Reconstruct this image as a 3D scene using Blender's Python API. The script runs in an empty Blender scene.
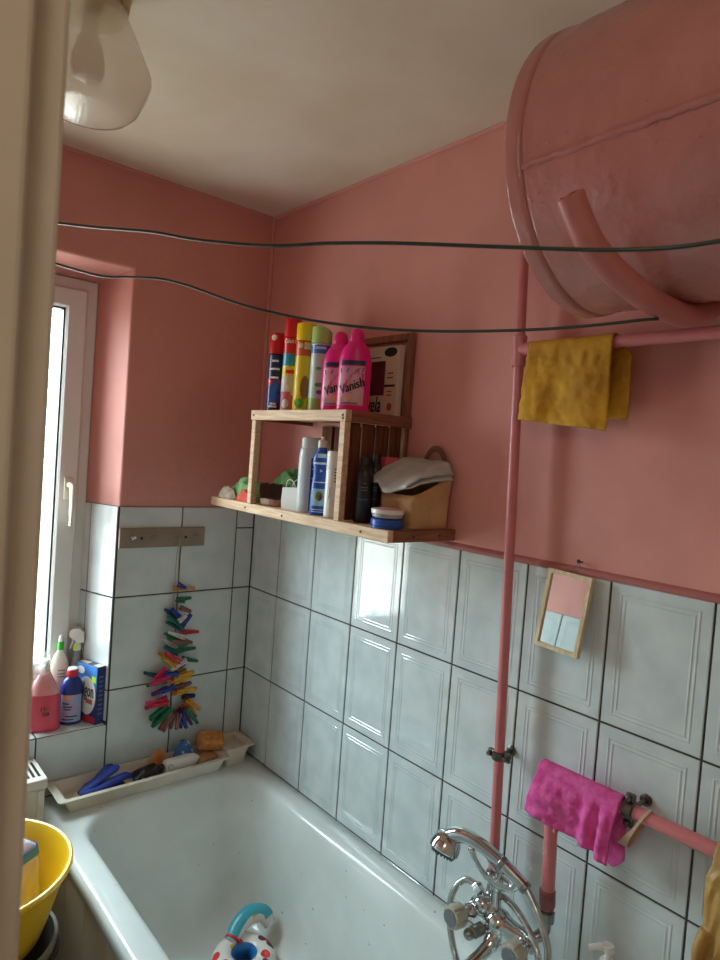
import bpy, bmesh, math, random
from mathutils import Vector, Matrix, noise
random.seed(7)
PI = math.pi
SC = bpy.context.scene
COL = SC.collection

# ------------------------------------------------------------------ helpers
def lin(c):
    return tuple(((v/255.0)/12.92 if v/255.0 <= 0.04045 else ((v/255.0+0.055)/1.055)**2.4) for v in c)

def new_mat(name):
    m = bpy.data.materials.new(name); m.use_nodes = True
    nt = m.node_tree
    return m, nt, nt.nodes['Principled BSDF']

def mat(name, col, rough=0.5, metal=0.0, var=0.0, vscale=8.0, bump=0.0, bscale=40.0, spec=0.5, col2=None,
        trans=0.0, coat=0.0, stretch=None, sss=0.0, detail=4.0, lo=0.35, hi=0.65, alpha=1.0):
    """procedural material: colour mottled by noise, plus a noise bump"""
    m, nt, b = new_mat(name)
    c = lin(col)
    b.inputs['Roughness'].default_value = rough
    b.inputs['Metallic'].default_value = metal
    b.inputs['Specular IOR Level'].default_value = spec
    b.inputs['Transmission Weight'].default_value = trans
    b.inputs['Coat Weight'].default_value = coat
    b.inputs['Alpha'].default_value = alpha
    tc = nt.nodes.new('ShaderNodeTexCoord')
    mp = nt.nodes.new('ShaderNodeMapping')
    if stretch: mp.inputs['Scale'].default_value = stretch
    nt.links.new(tc.outputs['Object'], mp.inputs['Vector'])
    n1 = nt.nodes.new('ShaderNodeTexNoise')
    n1.inputs['Scale'].default_value = vscale; n1.inputs['Detail'].default_value = detail
    nt.links.new(mp.outputs['Vector'], n1.inputs['Vector'])
    r = nt.nodes.new('ShaderNodeValToRGB')
    d = lin(col2) if col2 else tuple(max(0, v*(1-var)) for v in c)
    r.color_ramp.elements[0].position = lo; r.color_ramp.elements[0].color = (*d, 1)
    r.color_ramp.elements[1].position = hi; r.color_ramp.elements[1].color = (*c, 1)
    nt.links.new(n1.outputs['Fac'], r.inputs['Fac'])
    nt.links.new(r.outputs['Color'], b.inputs['Base Color'])
    if bump > 0:
        n2 = nt.nodes.new('ShaderNodeTexNoise')
        n2.inputs['Scale'].default_value = bscale; n2.inputs['Detail'].default_value = 3.0
        nt.links.new(mp.outputs['Vector'], n2.inputs['Vector'])
        bp = nt.nodes.new('ShaderNodeBump')
        bp.inputs['Strength'].default_value = 1.0; bp.inputs['Distance'].default_value = bump
        nt.links.new(n2.outputs['Fac'], bp.inputs['Height'])
        nt.links.new(bp.outputs['Normal'], b.inputs['Normal'])
    return m

def band_mat(name, bands, h, rough=0.3, mottle=0.12):
    """painted container: bands = [(from_height_fraction, colour)], local z over 0..h"""
    m, nt, b = new_mat(name)
    b.inputs['Roughness'].default_value = rough
    tc = nt.nodes.new('ShaderNodeTexCoord'); sx = nt.nodes.new('ShaderNodeSeparateXYZ')
    nt.links.new(tc.outputs['Object'], sx.inputs['Vector'])
    mr = nt.nodes.new('ShaderNodeMapRange'); mr.inputs['From Max'].default_value = h
    nt.links.new(sx.outputs['Z'], mr.inputs['Value'])
    r = nt.nodes.new('ShaderNodeValToRGB'); r.color_ramp.interpolation = 'CONSTANT'
    els = r.color_ramp.elements
    while len(els) < len(bands): els.new(0.5)
    for e, (p, c) in zip(els, bands):
        e.position = p; e.color = (*lin(c), 1)
    nt.links.new(mr.outputs['Result'], r.inputs['Fac'])
    n = nt.nodes.new('ShaderNodeTexNoise'); n.inputs['Scale'].default_value = 60
    nt.links.new(tc.outputs['Object'], n.inputs['Vector'])
    mx = nt.nodes.new('ShaderNodeMix'); mx.data_type = 'RGBA'; mx.blend_type = 'MULTIPLY'
    mx.inputs['Factor'].default_value = mottle
    nt.links.new(r.outputs['Color'], mx.inputs['A']); nt.links.new(n.outputs['Color'], mx.inputs['B'])
    nt.links.new(mx.outputs['Result'], b.inputs['Base Color'])
    return m

def setp(o, label=None, cat=None, group=None, kind=None):
    if label: o['label'] = label
    if cat: o['category'] = cat
    if group: o['group'] = group
    if kind: o['kind'] = kind
    return o

def obj(name, bm, m, parent=None, smooth=False, world=False, label=None, angle=35):
    """one mesh object from a bmesh; world=True: the bmesh is in world coordinates"""
    me = bpy.data.meshes.new(name)
    if world and parent is not None:
        L = parent.location.copy()
        if parent.parent: L = L + parent.parent.location
        bmesh.ops.translate(bm, verts=bm.verts, vec=-L)
    bmesh.ops.recalc_face_normals(bm, faces=bm.faces)
    bm.to_mesh(me); bm.free()
    for k in (m if isinstance(m, (list, tuple)) else [m]): me.materials.append(k)
    if smooth:
        me.polygons.foreach_set('use_smooth', [True]*len(me.polygons))
        try: me.set_sharp_from_angle(angle=math.radians(angle))
        except Exception: pass
    o = bpy.data.objects.new(name, me); COL.objects.link(o)
    if parent is not None: o.parent = parent
    if label: o['label'] = label
    return o

def pieces(name, bm, m, parent=None, **k):
    """one object for each separate piece of the bmesh"""
    todo = set(bm.verts); out = []
    while todo:
        st = [todo.pop()]; isl = [st[0]]
        while st:
            v = st.pop()
            for e in v.link_edges:
                w = e.other_vert(v)
                if w in todo: todo.discard(w); st.append(w); isl.append(w)
        b2 = bmesh.new(); mp_ = {v: b2.verts.new(v.co) for v in isl}
        for f in {f for v in isl for f in v.link_faces}: b2.faces.new([mp_[v] for v in f.verts]).material_index = f.material_index
        out.append(b2)
    bm.free()
    return [obj(name, b2, m, parent, **k) for b2 in out]

def thing(name, label, cat, loc=(0, 0, 0), rotz=0.0, group=None, rot=None):
    o = bpy.data.objects.new(name, None); COL.objects.link(o)
    o.empty_display_size = 0.03
    o.location = loc; o.rotation_euler = rot if rot else (0, 0, rotz)
    setp(o, label, cat, group)
    return o

def struct(name, bm, m, parent=None, smooth=False):
    o = obj(name, bm, m, parent, smooth)
    if parent is None: o['kind'] = 'structure'
    return o

def B(): return bmesh.new()

def box(bm, lo, hi, bev=0.0, seg=2, mi=0, M=None):
    r = bmesh.ops.create_cube(bm, size=1.0)
    vs = r['verts']
    c = [(a+b)/2 for a, b in zip(lo, hi)]; s = [abs(b-a) for a, b in zip(lo, hi)]
    for v in vs: v.co = Vector((v.co.x*s[0]+c[0], v.co.y*s[1]+c[1], v.co.z*s[2]+c[2]))
    fs = list({f for v in vs for f in v.link_faces})
    if bev > 0:
        es = list({e for v in vs for e in v.link_edges})
        rr = bmesh.ops.bevel(bm, geom=es, offset=bev, segments=seg, affect='EDGES', profile=0.5)
        fs = [f for f in rr['faces'] if f.is_valid] + [f for f in fs if f.is_valid]
        vs = list({v for f in fs for v in f.verts})
    for f in fs: f.material_index = mi
    if M is not None: bmesh.ops.transform(bm, matrix=M, verts=vs)
    return vs

def loft(bm, rings, close=True, cap0=True, cap1=True, mi=0):
    """rings of equal count joined into a surface"""
    R = [[bm.verts.new(p) for p in ring] for ring in rings]
    n = len(R[0])
    for a, b in zip(R, R[1:]):
        for i in range(n if close else n-1):
            j = (i+1) % n
            f = bm.faces.new((a[i], a[j], b[j], b[i])); f.material_index = mi
    if cap0: bm.faces.new(list(reversed(R[0]))).material_index = mi
    if cap1: bm.faces.new(R[-1]).material_index = mi
    return R

def smooth_path(pts, n=8):
    """Catmull-Rom"""
    P = [Vector(p) for p in pts]
    P = [P[0]*2-P[1]] + P + [P[-1]*2-P[-2]]
    out = []
    for i in range(1, len(P)-2):
        p0, p1, p2, p3 = P[i-1], P[i], P[i+1], P[i+2]
        for k in range(n):
            t = k/n
            out.append(0.5*((2*p1)+(-p0+p2)*t+(2*p0-5*p1+4*p2-p3)*t*t+(-p0+3*p1-3*p2+p3)*t**3))
    out.append(P[-2])
    return out

def tube(bm, pts, r, seg=12, cap=True, mi=0, flat=None):
    """round tube along a polyline; r a number or a list; flat=(a,b) scales the section"""
    P = [Vector(p) for p in pts]; n = len(P)
    T = [(P[min(i+1, n-1)]-P[max(i-1, 0)]).normalized() for i in range(n)]
    up = Vector((0, 0, 1)) if abs(T[0].z) < 0.9 else Vector((1, 0, 0))
    N = (up - T[0]*up.dot(T[0])).normalized()
    rings = []
    for i in range(n):
        N = (N - T[i]*N.dot(T[i])).normalized(); Bv = T[i].cross(N)
        ri = r[i] if isinstance(r, (list, tuple)) else r
        fa, fb = flat if flat else (1, 1)
        rings.append([P[i]+N*(math.cos(2*PI*k/seg)*ri*fa)+Bv*(math.sin(2*PI*k/seg)*ri*fb) for k in range(seg)])
    return loft(bm, rings, True, cap, cap, mi)

def lathe(bm, prof, seg=32, sy=1.0, M=None, mi=0, cap0=True, cap1=True, power=2.0):
    """profile [(r,z)] revolved about z; sy flattens; power > 2 squares the section"""
    rings = []
    for r, z in prof:
        ring = []
        for k in range(seg):
            a = 2*PI*k/seg; c, s = math.cos(a), math.sin(a)
            if power != 2.0:
                c = math.copysign(abs(c)**(2/power), c); s = math.copysign(abs(s)**(2/power), s)
            v = Vector((r*c, r*s*sy, z))
            ring.append(M @ v if M is not None else v)
        rings.append(ring)
    return loft(bm, rings, True, cap0, cap1, mi)

def axisM(p, d, roll=0.0):
    """matrix taking local +z to direction d at p"""
    q = Vector(d).normalized().to_track_quat('Z', 'Y')
    return Matrix.Translation(Vector(p)) @ q.to_matrix().to_4x4() @ Matrix.Rotation(roll, 4, 'Z')

def cyl(bm, a, b, r, seg=20, bev=0.0, mi=0):
    a, b = Vector(a), Vector(b); L = (b-a).length
    if bev > 0: prof = [(r-bev, 0), (r, bev), (r, L-bev), (r-bev, L)]
    else: prof = [(r, 0), (r, L)]
    lathe(bm, prof, seg, M=axisM(a, b-a), mi=mi)

def sphere(bm, c, r, seg=20, rings=12, M=None, mi=0):
    prof = [(max(1e-4, r*math.sin(PI*i/rings)), -r*math.cos(PI*i/rings)) for i in range(rings+1)]
    MM = Matrix.Translation(Vector(c)) @ (M if M is not None else Matrix())
    lathe(bm, prof, seg, M=MM, mi=mi)

def text_geo(s, size, shear=0.0):
    cu = bpy.data.curves.new('lettering', 'FONT'); cu.body = s; cu.size = size; cu.shear = shear
    cu.align_x = 'CENTER'; cu.align_y = 'CENTER'; cu.resolution_u = 2
    o = bpy.data.objects.new('lettering', cu); COL.objects.link(o)
    dg = bpy.context.evaluated_depsgraph_get(); dg.update()
    me = bpy.data.meshes.new_from_object(o.evaluated_get(dg))
    V = [v.co.copy() for v in me.vertices]; F = [list(p.vertices) for p in me.polygons]
    bpy.data.objects.remove(o); bpy.data.curves.remove(cu); bpy.data.meshes.remove(me)
    return V, F

def put_text(bm, s, size, mapf, cx=0, cz=0, rot=0.0, shear=0.0, mi=0, wide=1.0, bold=0.0):
    V, F = text_geo(s, size, shear)
    passes = [0.0] if bold == 0 else [-bold, 0.0, bold]
    for dx in passes:
        vs = []
        for v in V:
            x = v.x*wide+dx; y = v.y
            vs.append(bm.verts.new(mapf(cx+x*math.cos(rot)-y*math.sin(rot), cz+x*math.sin(rot)+y*math.cos(rot))))
        for f in F:
            try: bm.faces.new([vs[i] for i in f]).material_index = mi
            except ValueError: pass

def front_map(a, b, off=0.0007):
    """(u,z) on the front (-y side) of an elliptic cylinder of half axes a, b"""
    def f(u, z):
        t = max(-0.97, min(0.97, u/a))
        return Vector((u, -(b+off)*math.sqrt(1-t*t)-off, z))
    return f

def patch(bm, mapf, u0, u1, z0, z1, nu=10, nz=2, mi=0, poly=None):
    if poly:
        vs = [bm.verts.new(mapf(u, z)) for u, z in poly]
        bm.faces.new(vs).material_index = mi; return
    g = [[bm.verts.new(mapf(u0+(u1-u0)*i/nu, z0+(z1-z0)*j/nz)) for i in range(nu+1)] for j in range(nz+1)]
    for j in range(nz):
        for i in range(nu):
            bm.faces.new((g[j][i], g[j][i+1], g[j+1][i+1], g[j+1][i])).material_index = mi

def disc(bm, mapf, cu, cz, ru, rz, n=18, mi=0):
    c = bm.verts.new(mapf(cu, cz))
    vs = [bm.verts.new(mapf(cu+ru*math.cos(2*PI*i/n), cz+rz*math.sin(2*PI*i/n))) for i in range(n)]
    for i in range(n): bm.faces.new((c, vs[i], vs[(i+1) % n])).material_index = mi

def grid(bm, f, nu, nv, mi=0):
    g = [[bm.verts.new(f(i/nu, j/nv)) for i in range(nu+1)] for j in range(nv+1)]
    for j in range(nv):
        for i in range(nu):
            bm.faces.new((g[j][i], g[j][i+1], g[j+1][i+1], g[j+1][i])).material_index = mi
    return g

def solid(o, t, sub=0):
    s = o.modifiers.new('thickness', 'SOLIDIFY'); s.thickness = t; s.offset = 0
    if sub:
        q = o.modifiers.new('round', 'SUBSURF'); q.levels = sub; q.render_levels = sub

# ------------------------------------------------------------------ materials
PINK = mat('pink_plaster', (217, 151, 141), 0.6, var=0.15, vscale=2.4, bump=0.006, bscale=9, spec=0.3)
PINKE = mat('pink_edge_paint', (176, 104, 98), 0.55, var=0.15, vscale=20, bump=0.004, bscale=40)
CEIL = mat('ceiling_plaster', (226, 216, 198), 0.8, col2=(210, 196, 172), vscale=2.2, bump=0.010, bscale=5, spec=0.2)
TILE = mat('white_glazed_tile', (208, 218, 218), 0.07, col2=(194, 205, 206), vscale=14, spec=0.75, bump=0.0006, bscale=10, detail=8)
TILEL = mat('white_plain_tile', (210, 216, 215), 0.14, col2=(196, 204, 204), vscale=11, bump=0.0006, bscale=10, detail=8)
GROUT = mat('dark_grout', (72, 66, 60), 0.9, var=0.4, vscale=30)
PINKP = mat('pink_pipe_paint', (205, 122, 124), 0.3, var=0.10, vscale=30, bump=0.0006, bscale=120)
BOILM = mat('boiler_paint', (186, 126, 120), 0.24, var=0.10, vscale=10, bump=0.0055, bscale=26, spec=0.5)
WOOD = mat('pale_wood', (226, 196, 160), 0.6, col2=(202, 162, 124), vscale=9, stretch=(14, 1.2, 14), bump=0.0004, bscale=40)
WOODD = mat('brown_wood', (150, 98, 68), 0.6, col2=(116, 70, 46), vscale=9, stretch=(14, 14, 1.2), bump=0.0004, bscale=40)
WOODS = mat('shaded_brown_wood', (146, 92, 66), 0.65, col2=(118, 70, 48), vscale=9, stretch=(1.2, 14, 14))  # pale shelf wood on the end rails, their shade put into the colour
PVC = mat('white_window_plastic', (226, 224, 220), 0.3, var=0.03, vscale=4)
RUBBER = mat('black_gasket', (30, 34, 36), 0.5, var=0.2)
CHROME = mat('chrome', (206, 210, 210), 0.10, metal=1.0, var=0.08, vscale=30)
CHROMED = mat('dull_chrome', (160, 160, 156), 0.28, metal=1.0, var=0.25, vscale=60)
STEEL = mat('old_steel', (120, 114, 106), 0.35, metal=0.9, var=0.4, vscale=80)
ENAM = mat('white_enamel', (228, 236, 234), 0.16, col2=(214, 222, 219), vscale=5, spec=0.5)
def speckle(m, col, scale, thr, strength=0.8):
    """small dark specks of dirt of their own colour"""
    nt = m.node_tree; b = nt.nodes['Principled BSDF']; src = b.inputs['Base Color'].links[0].from_socket
    tc = nt.nodes.new('ShaderNodeTexCoord'); n = nt.nodes.new('ShaderNodeTexNoise'); n.inputs['Scale'].default_value = scale; n.inputs['Detail'].default_value = 2
    nt.links.new(tc.outputs['Object'], n.inputs['Vector'])
    mr = nt.nodes.new('ShaderNodeMapRange'); mr.inputs['From Min'].default_value = thr; mr.inputs['From Max'].default_value = thr+0.03; mr.inputs['To Max'].default_value = strength
    nt.links.new(n.outputs['Fac'], mr.inputs['Value'])
    mx = nt.nodes.new('ShaderNodeMix'); mx.data_type = 'RGBA'; mx.inputs['B'].default_value = (*lin(col), 1)
    nt.links.new(mr.outputs['Result'], mx.inputs['Factor']); nt.links.new(src, mx.inputs['A']); nt.links.new(mx.outputs['Result'], b.inputs['Base Color'])
speckle(ENAM, (120, 110, 100), 55, 0.735, 0.7)
JAMB = mat('door_frame_paint', (202, 194, 180), 0.5, col2=(188, 178, 162), vscale=6, bump=0.0006, bscale=30)
BLACK = mat('black_plastic', (20, 20, 22), 0.35, var=0.2)
INK = mat('black_ink', (22, 20, 24), 0.5, var=0.1)
WHITEP = mat('white_plastic', (228, 226, 220), 0.35, var=0.04)
CREAM = mat('cream_plastic', (222, 214, 196), 0.4, var=0.06)
WHITEINK = mat('white_print', (236, 234, 228), 0.4, var=0.04)
FLOORM = mat('floor_tile', (150, 140, 128), 0.4, var=0.2, vscale=6)
BEIGET = mat('beige_panel_tile', (198, 178, 152), 0.3, var=0.12, vscale=5)

# ------------------------------------------------------------------ room
W_L = -1.40; Y_F = -2.55; ZC = 2.455
T1, T2, T3, TT = 1.13, 0.8335, 0.539, 1.420
JX = -0.4955      # right side of the window recess
JX2 = -1.124      # left side of the window recess
SILL = 0.728; WTOP = 2.157; YW = 0.150; SPL = 0.0505   # splayed reveal

def wall_with_hole(bm, x0, x1, z0, z1, hx0, hx1, hz0, hz1, r, depth):
    def rect(a, b, c, d, y): return [(a, y, c), (b, y, c), (b, y, d), (a, y, d)]
    rings = [rect(x0, x1, z0, z1, 0)]
    for k in range(6):
        t = k/5*PI/2
        e = r*(1-math.sin(t)); y = r*(1-math.cos(t))
        rings.append(rect(hx0-e, hx1+e, hz0-e, hz1+e, y))
    rings.append(rect(hx0+SPL, hx1-SPL, hz0, hz1-0.030, YW)); rings.append(rect(hx0+SPL, hx1-SPL, hz0, hz1-0.030, depth))
    rings.append(rect(x0, x1, z0, z1, depth))
    loft(bm, rings, True, False, False)

bm = B(); wall_with_hole(bm, -1.55, 0.15, -0.05, 2.60, JX2, JX, SILL-0.006, WTOP, 0.012, 0.25)
wall_back = struct('wall_back', bm, PINK, smooth=True)
bm = B(); box(bm, (0, -2.70, -0.05), (0.15, 0.25, 2.60)); wall_right = struct('wall_right', bm, PINK)
bm = B(); box(bm, (-1.55, -1.622, -0.05), (W_L, 0.0, 2.60))
wall_left = struct('wall_left', bm, PINK)
HALLM = mat('hall_wall_paint', (206, 184, 160), 0.7, var=0.08, vscale=3)
bm = B(); box(bm, (-2.30, -1.655, -0.05), (-1.20, -1.6225, 2.60)); wall_front = struct('wall_front', bm, HALLM)
bm = B()
box(bm, (-2.45, -2.70, -0.05), (-2.30, -1.60, 2.60)); box(bm, (-2.45, -2.70, -0.05), (0.0, Y_F, 2.60))
struct('wall_hall', bm, HALLM)
bm = B()
def ceil_f(u, v):
    x = -2.8+u*3.0; y = -3.3+v*3.75
    return Vector((x, y, ZC+0.012*noise.noise(Vector((x*1.3, y*1.3, 0)))*(1 if x < -0.06 and y < -0.06 else 0.0)))
grid(bm, ceil_f, 60, 70)
struct('ceiling', bm, CEIL, smooth=True)
bm = B(); box(bm, (-2.8, -3.3, -0.15), (0.15, 0.45, 0.0)); struct('floor', bm, FLOORM)

def tiles(bm, P, U, V, N, ucuts, vcuts, framed, g=0.0019, h=0.006, jit=0.0007):
    """glazed tiles between the cuts, each a raised slab with chamfer (and embossed double frame)"""
    P, U, V, N = Vector(P), Vector(U), Vector(V), Vector(N)
    rnd = random.Random(len(ucuts)*31+len(vcuts))
    for a, b in zip(ucuts, ucuts[1:]):
        for c, d in zip(vcuts, vcuts[1:]):
            w, hh = b-a, d-c
            if w < 0.02 or hh < 0.02: continue
            prof = [(0.0, 0.0), (0.0003, h-0.0016), (0.0016, h), ]
            if framed and w > 0.12 and hh > 0.2:
                for q in (0.020, 0.0285):
                    prof += [(q, h), (q+0.0017, h+0.0009), (q+0.0034, h+0.0009), (q+0.0052, h)]
            j1, j2 = rnd.uniform(-jit, jit), rnd.uniform(-jit, jit)
            rings = []
            for ins, z in prof:
                i = g+ins
                ring = []
                for (u, v) in ((a+i, c+i), (b-i, c+i), (b-i, d-i), (a+i, d-i)):
                    dz = j1*(u-(a+b)/2)/w+j2*(v-(c+d)/2)/hh if z > 0.002 else 0
                    ring.append(P+U*u+V*v+N*(z+dz))
                rings.append(ring)
            loft(bm, rings, True, False, True)
def backing(bm, P, U, V, N, u0, u1, v0, v1, t=0.0035, mi=1):
    P, U, V, N = Vector(P), Vector(U), Vector(V), Vector(N)
    c = [P+U*u+V*v+N*n for n in (-0.002, t) for u, v in ((u0, v0), (u1, v0), (u1, v1), (u0, v1))]
    vs = [bm.verts.new(p) for p in c]
    for q in ((0, 1, 2, 3), (4, 5, 6, 7), (0, 1, 5, 4), (1, 2, 6, 5), (2, 3, 7, 6), (3, 0, 4, 7)):
        bm.faces.new([vs[i] for i in q]).material_index = mi

ZC_R = [-0.05, 0.242, T3, T2, T1, TT]
bm = B()
uc = [0.006]+[0.182+0.2*k for k in range(12)]+[2.549]
tiles(bm, (0, 0, 0), (0, -1, 0), (0, 0, 1), (-1, 0, 0), uc, ZC_R, True)
backing(bm, (0, 0, 0), (0, -1, 0), (0, 0, 1), (-1, 0, 0), 0.0, 2.549, 0.0, TT-0.001)
obj('tiling', bm, [TILE, GROUT], wall_right, label='white glazed tiles with embossed frames and dark grout')
bm = B()
tiles(bm, (0, 0, 0), (-1, 0, 0), (0, 0, 1), (0, -1, 0), [0.0065, 0.076], [-0.05, 0.242, T3, T2, T1, 1.345, TT], False)
tiles(bm, (0, 0, 0), (-1, 0, 0), (0, 0, 1), (0, -1, 0), [0.076, 0.283, 0.4955], ZC_R, False)
tiles(bm, (0, 0, 0), (-1, 0, 0), (0, 0, 1), (0, -1, 0), [0.4955, 0.703, 0.91, 1.117, 1.124], [-0.05, 0.242, T3, SILL-0.003], False)
backing(bm, (0, 0, 0), (-1, 0, 0), (0, 0, 1), (0, -1, 0), 0.0, 0.4955, 0.0, TT-0.001)
backing(bm, (0, 0, 0), (-1, 0, 0), (0, 0, 1), (0, -1, 0), 0.4955, 1.124, 0.0, SILL-0.004)
tiles(bm, (0, 0, 0), (-1, 0, 0), (0, 0, 1), (0, -1, 0), [1.124, 1.331, 1.394], ZC_R, False)
backing(bm, (0, 0, 0), (-1, 0, 0), (0, 0, 1), (0, -1, 0), 1.124, 1.398, 0.0, TT-0.001)
# recess: jamb tiles and the tiled sill
JD = Vector((-SPL, YW, 0)).normalized(); JN = Vector((-YW, -SPL, 0)).normalized()
tiles(bm, (JX, 0, 0), JD, (0, 0, 1), JN, [-0.003, 0.128, 0.163], [SILL+0.005, T2, T1, TT], False)
backing(bm, (JX, 0, 0), JD, (0, 0, 1), JN, -0.003, 0.163, SILL, TT-0.001)
tiles(bm, (0, 0, SILL-0.006), (-1, 0, 0), (0, 1, 0), (0, 0, 1), [0.5015, 0.703, 0.91, 1.118], [-0.006, 0.155], False)
backing(bm, (0, 0, SILL-0.006), (-1, 0, 0), (0, 1, 0), (0, 0, 1), 0.5, 1.118, -0.004, 0.155)
obj('tiling', bm, [TILEL, GROUT], wall_back, label='plain white tiles with dark grout')
bm = B()
tiles(bm, (W_L, 0, 0), (0, -1, 0), (0, 0, 1), (1, 0, 0), [0.01, 0.09]+[0.09+0.2*k for k in range(1, 8)]+[1.62], ZC_R, True)
backing(bm, (W_L, 0, 0), (0, -1, 0), (0, 0, 1), (1, 0, 0), 0.0, 1.62, 0.0, TT-0.001)
obj('tiling', bm, [TILE, GROUT], wall_left)
# painted ledge above the tiles of the long wall, and the rough seams at corner and ceiling
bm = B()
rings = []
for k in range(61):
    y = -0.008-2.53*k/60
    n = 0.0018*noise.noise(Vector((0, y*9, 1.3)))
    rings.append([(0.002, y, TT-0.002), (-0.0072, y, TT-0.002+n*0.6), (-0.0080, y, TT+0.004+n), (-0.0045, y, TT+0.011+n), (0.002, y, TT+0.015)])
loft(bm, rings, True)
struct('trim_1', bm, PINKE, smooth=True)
bm = B()
tube(bm, [(-0.004+0.002*noise.noise(Vector((k*.7, 0, 0))), -0.004, TT+0.004+(ZC-TT)*k/60) for k in range(61)], 0.007, 8)
tube(bm, [(-0.003, -2.5*k/80, ZC-0.003+0.002*noise.noise(Vector((k*.6, 3, 0)))) for k in range(81)], 0.006, 8)
tube(bm, [(-1.39*k/50, -0.003, ZC-0.003+0.002*noise.noise(Vector((k*.6, 7, 0)))) for k in range(51)], 0.006, 8)
struct('trim_2', bm, PINK, smooth=True)

# ------------------------------------------------------------------ window
win = thing('window_1', None, None, ((JX+JX2)/2, YW, SILL)); win['kind'] = 'structure'
def frame_bm(x0, x1, z0, z1, w, y0, y1, bev):
    bm = B()
    o = [(x0, z0), (x1, z0), (x1, z1), (x0, z1)]; i = [(x0+w, z0+w), (x1-w, z0+w), (x1-w, z1-w), (x0+w, z1-w)]
    i2 = [(x0+w-bev, z0+w-bev), (x1-w+bev, z0+w-bev), (x1-w+bev, z1-w+bev), (x0+w-bev, z1-w+bev)]
    o2 = [(x0+bev, z0+bev), (x1-bev, z0+bev), (x1-bev, z1-bev), (x0+bev, z1-bev)]
    rings = [[(x, y1, z) for x, z in o], [(x, y0+bev, z) for x, z in o], [(x, y0, z) for x, z in o2],
             [(x, y0, z) for x, z in i2], [(x, y0+bev, z) for x, z in i], [(x, y1, z) for x, z in i]]
    loft(bm, rings, True, False, False)
    for k in range(4): pass
    return bm
fx0, fx1, fz0, fz1 = JX2+SPL+0.002, JX-SPL-0.001, SILL+0.070, WTOP-0.032
obj('window_frame', frame_bm(fx0, fx1, fz0, fz1, 0.050, YW, YW+0.07, 0.004), PVC, win, world=True)
sx0, sx1, sz0, sz1 = fx0+0.034, fx1-0.034, fz0+0.034, fz1-0.034
sash = obj('sash', frame_bm(sx0, sx1, sz0, sz1, 0.064, YW-0.016, YW+0.045, 0.007), PVC, win, world=True)
obj('gasket', frame_bm(sx0+0.0635, sx1-0.0635, sz0+0.0635, sz1-0.0635, 0.006, YW-0.004, YW+0.02, 0.001), RUBBER, win, world=True)
GLASS, nt, b0 = new_mat('window_glass')
out = nt.nodes['Material Output']; nt.nodes.remove(b0)
tr = nt.nodes.new('ShaderNodeBsdfTransparent'); tr.inputs['Color'].default_value = (0.94, 0.97, 0.96, 1)
gl = nt.nodes.new('ShaderNodeBsdfGlossy'); gl.inputs['Roughness'].default_value = 0.02
def schlick(nt, f0=0.045):
    lw = nt.nodes.new('ShaderNodeLayerWeight'); lw.inputs['Blend'].default_value = 0.5
    pw = nt.nodes.new('ShaderNodeMath'); pw.operation = 'POWER'; pw.inputs[1].default_value = 5.0
    nt.links.new(lw.outputs['Facing'], pw.inputs[0])
    ma = nt.nodes.new('ShaderNodeMath'); ma.operation = 'MULTIPLY_ADD'; ma.inputs[1].default_value = 1-f0; ma.inputs[2].default_value = f0
    nt.links.new(pw.outputs[0], ma.inputs[0])
    return ma.outputs[0]
mxs = nt.nodes.new('ShaderNodeMixShader')
nt.links.new(schlick(nt), mxs.inputs['Fac']); nt.links.new(tr.outputs[0], mxs.inputs[1]); nt.links.new(gl.outputs[0], mxs.inputs[2])
nt.links.new(mxs.outputs[0], out.inputs['Surface'])
bm = B(); box(bm, (sx0+0.068, YW+0.008, sz0+0.068), (sx1-0.068, YW+0.014, sz1-0.068)); obj('pane', bm, GLASS, win, world=True)
bm = B(); box(bm, (fx0, YW+0.004, SILL+0.001), (fx1, YW+0.07, SILL+0.0695), 0.002, 1); obj('sill_board', bm, PVC, win, world=True)
bm = B()
hx, hz = -0.611, 1.462
box(bm, (hx-0.015, YW-0.026, hz-0.035), (hx+0.015, YW-0.015, hz+0.035), 0.004)
cyl(bm, (hx, YW-0.016, hz+0.012), (hx, YW-0.055, hz+0.012), 0.009)
tube(bm, smooth_path([(hx, YW-0.055, hz+0.016), (hx, YW-0.060, hz-0.02), (hx, YW-0.060, hz-0.07), (hx+0.001, YW-0.055, hz-0.115)], 5), [0.011]*4+[0.0095]*8+[0.007]*4, 10, flat=(0.7, 1.1))
obj('handle', bm, CREAM, win, smooth=True, world=True)

# ------------------------------------------------------------------ door frame at the camera
dj = thing('door_1', None, None, (-1.2, -1.64, 0)); dj['kind'] = 'structure'
bm = B()
box(bm, (-1.199, -1.650, 0), (-1.1535, -1.6225, 2.45), 0.003)
box(bm, (-1.26, -1.661, 0), (-1.1725, -1.6505, 2.45), 0.0045, 3)
obj('door_jamb', bm, JAMB, dj, world=True)
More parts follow.
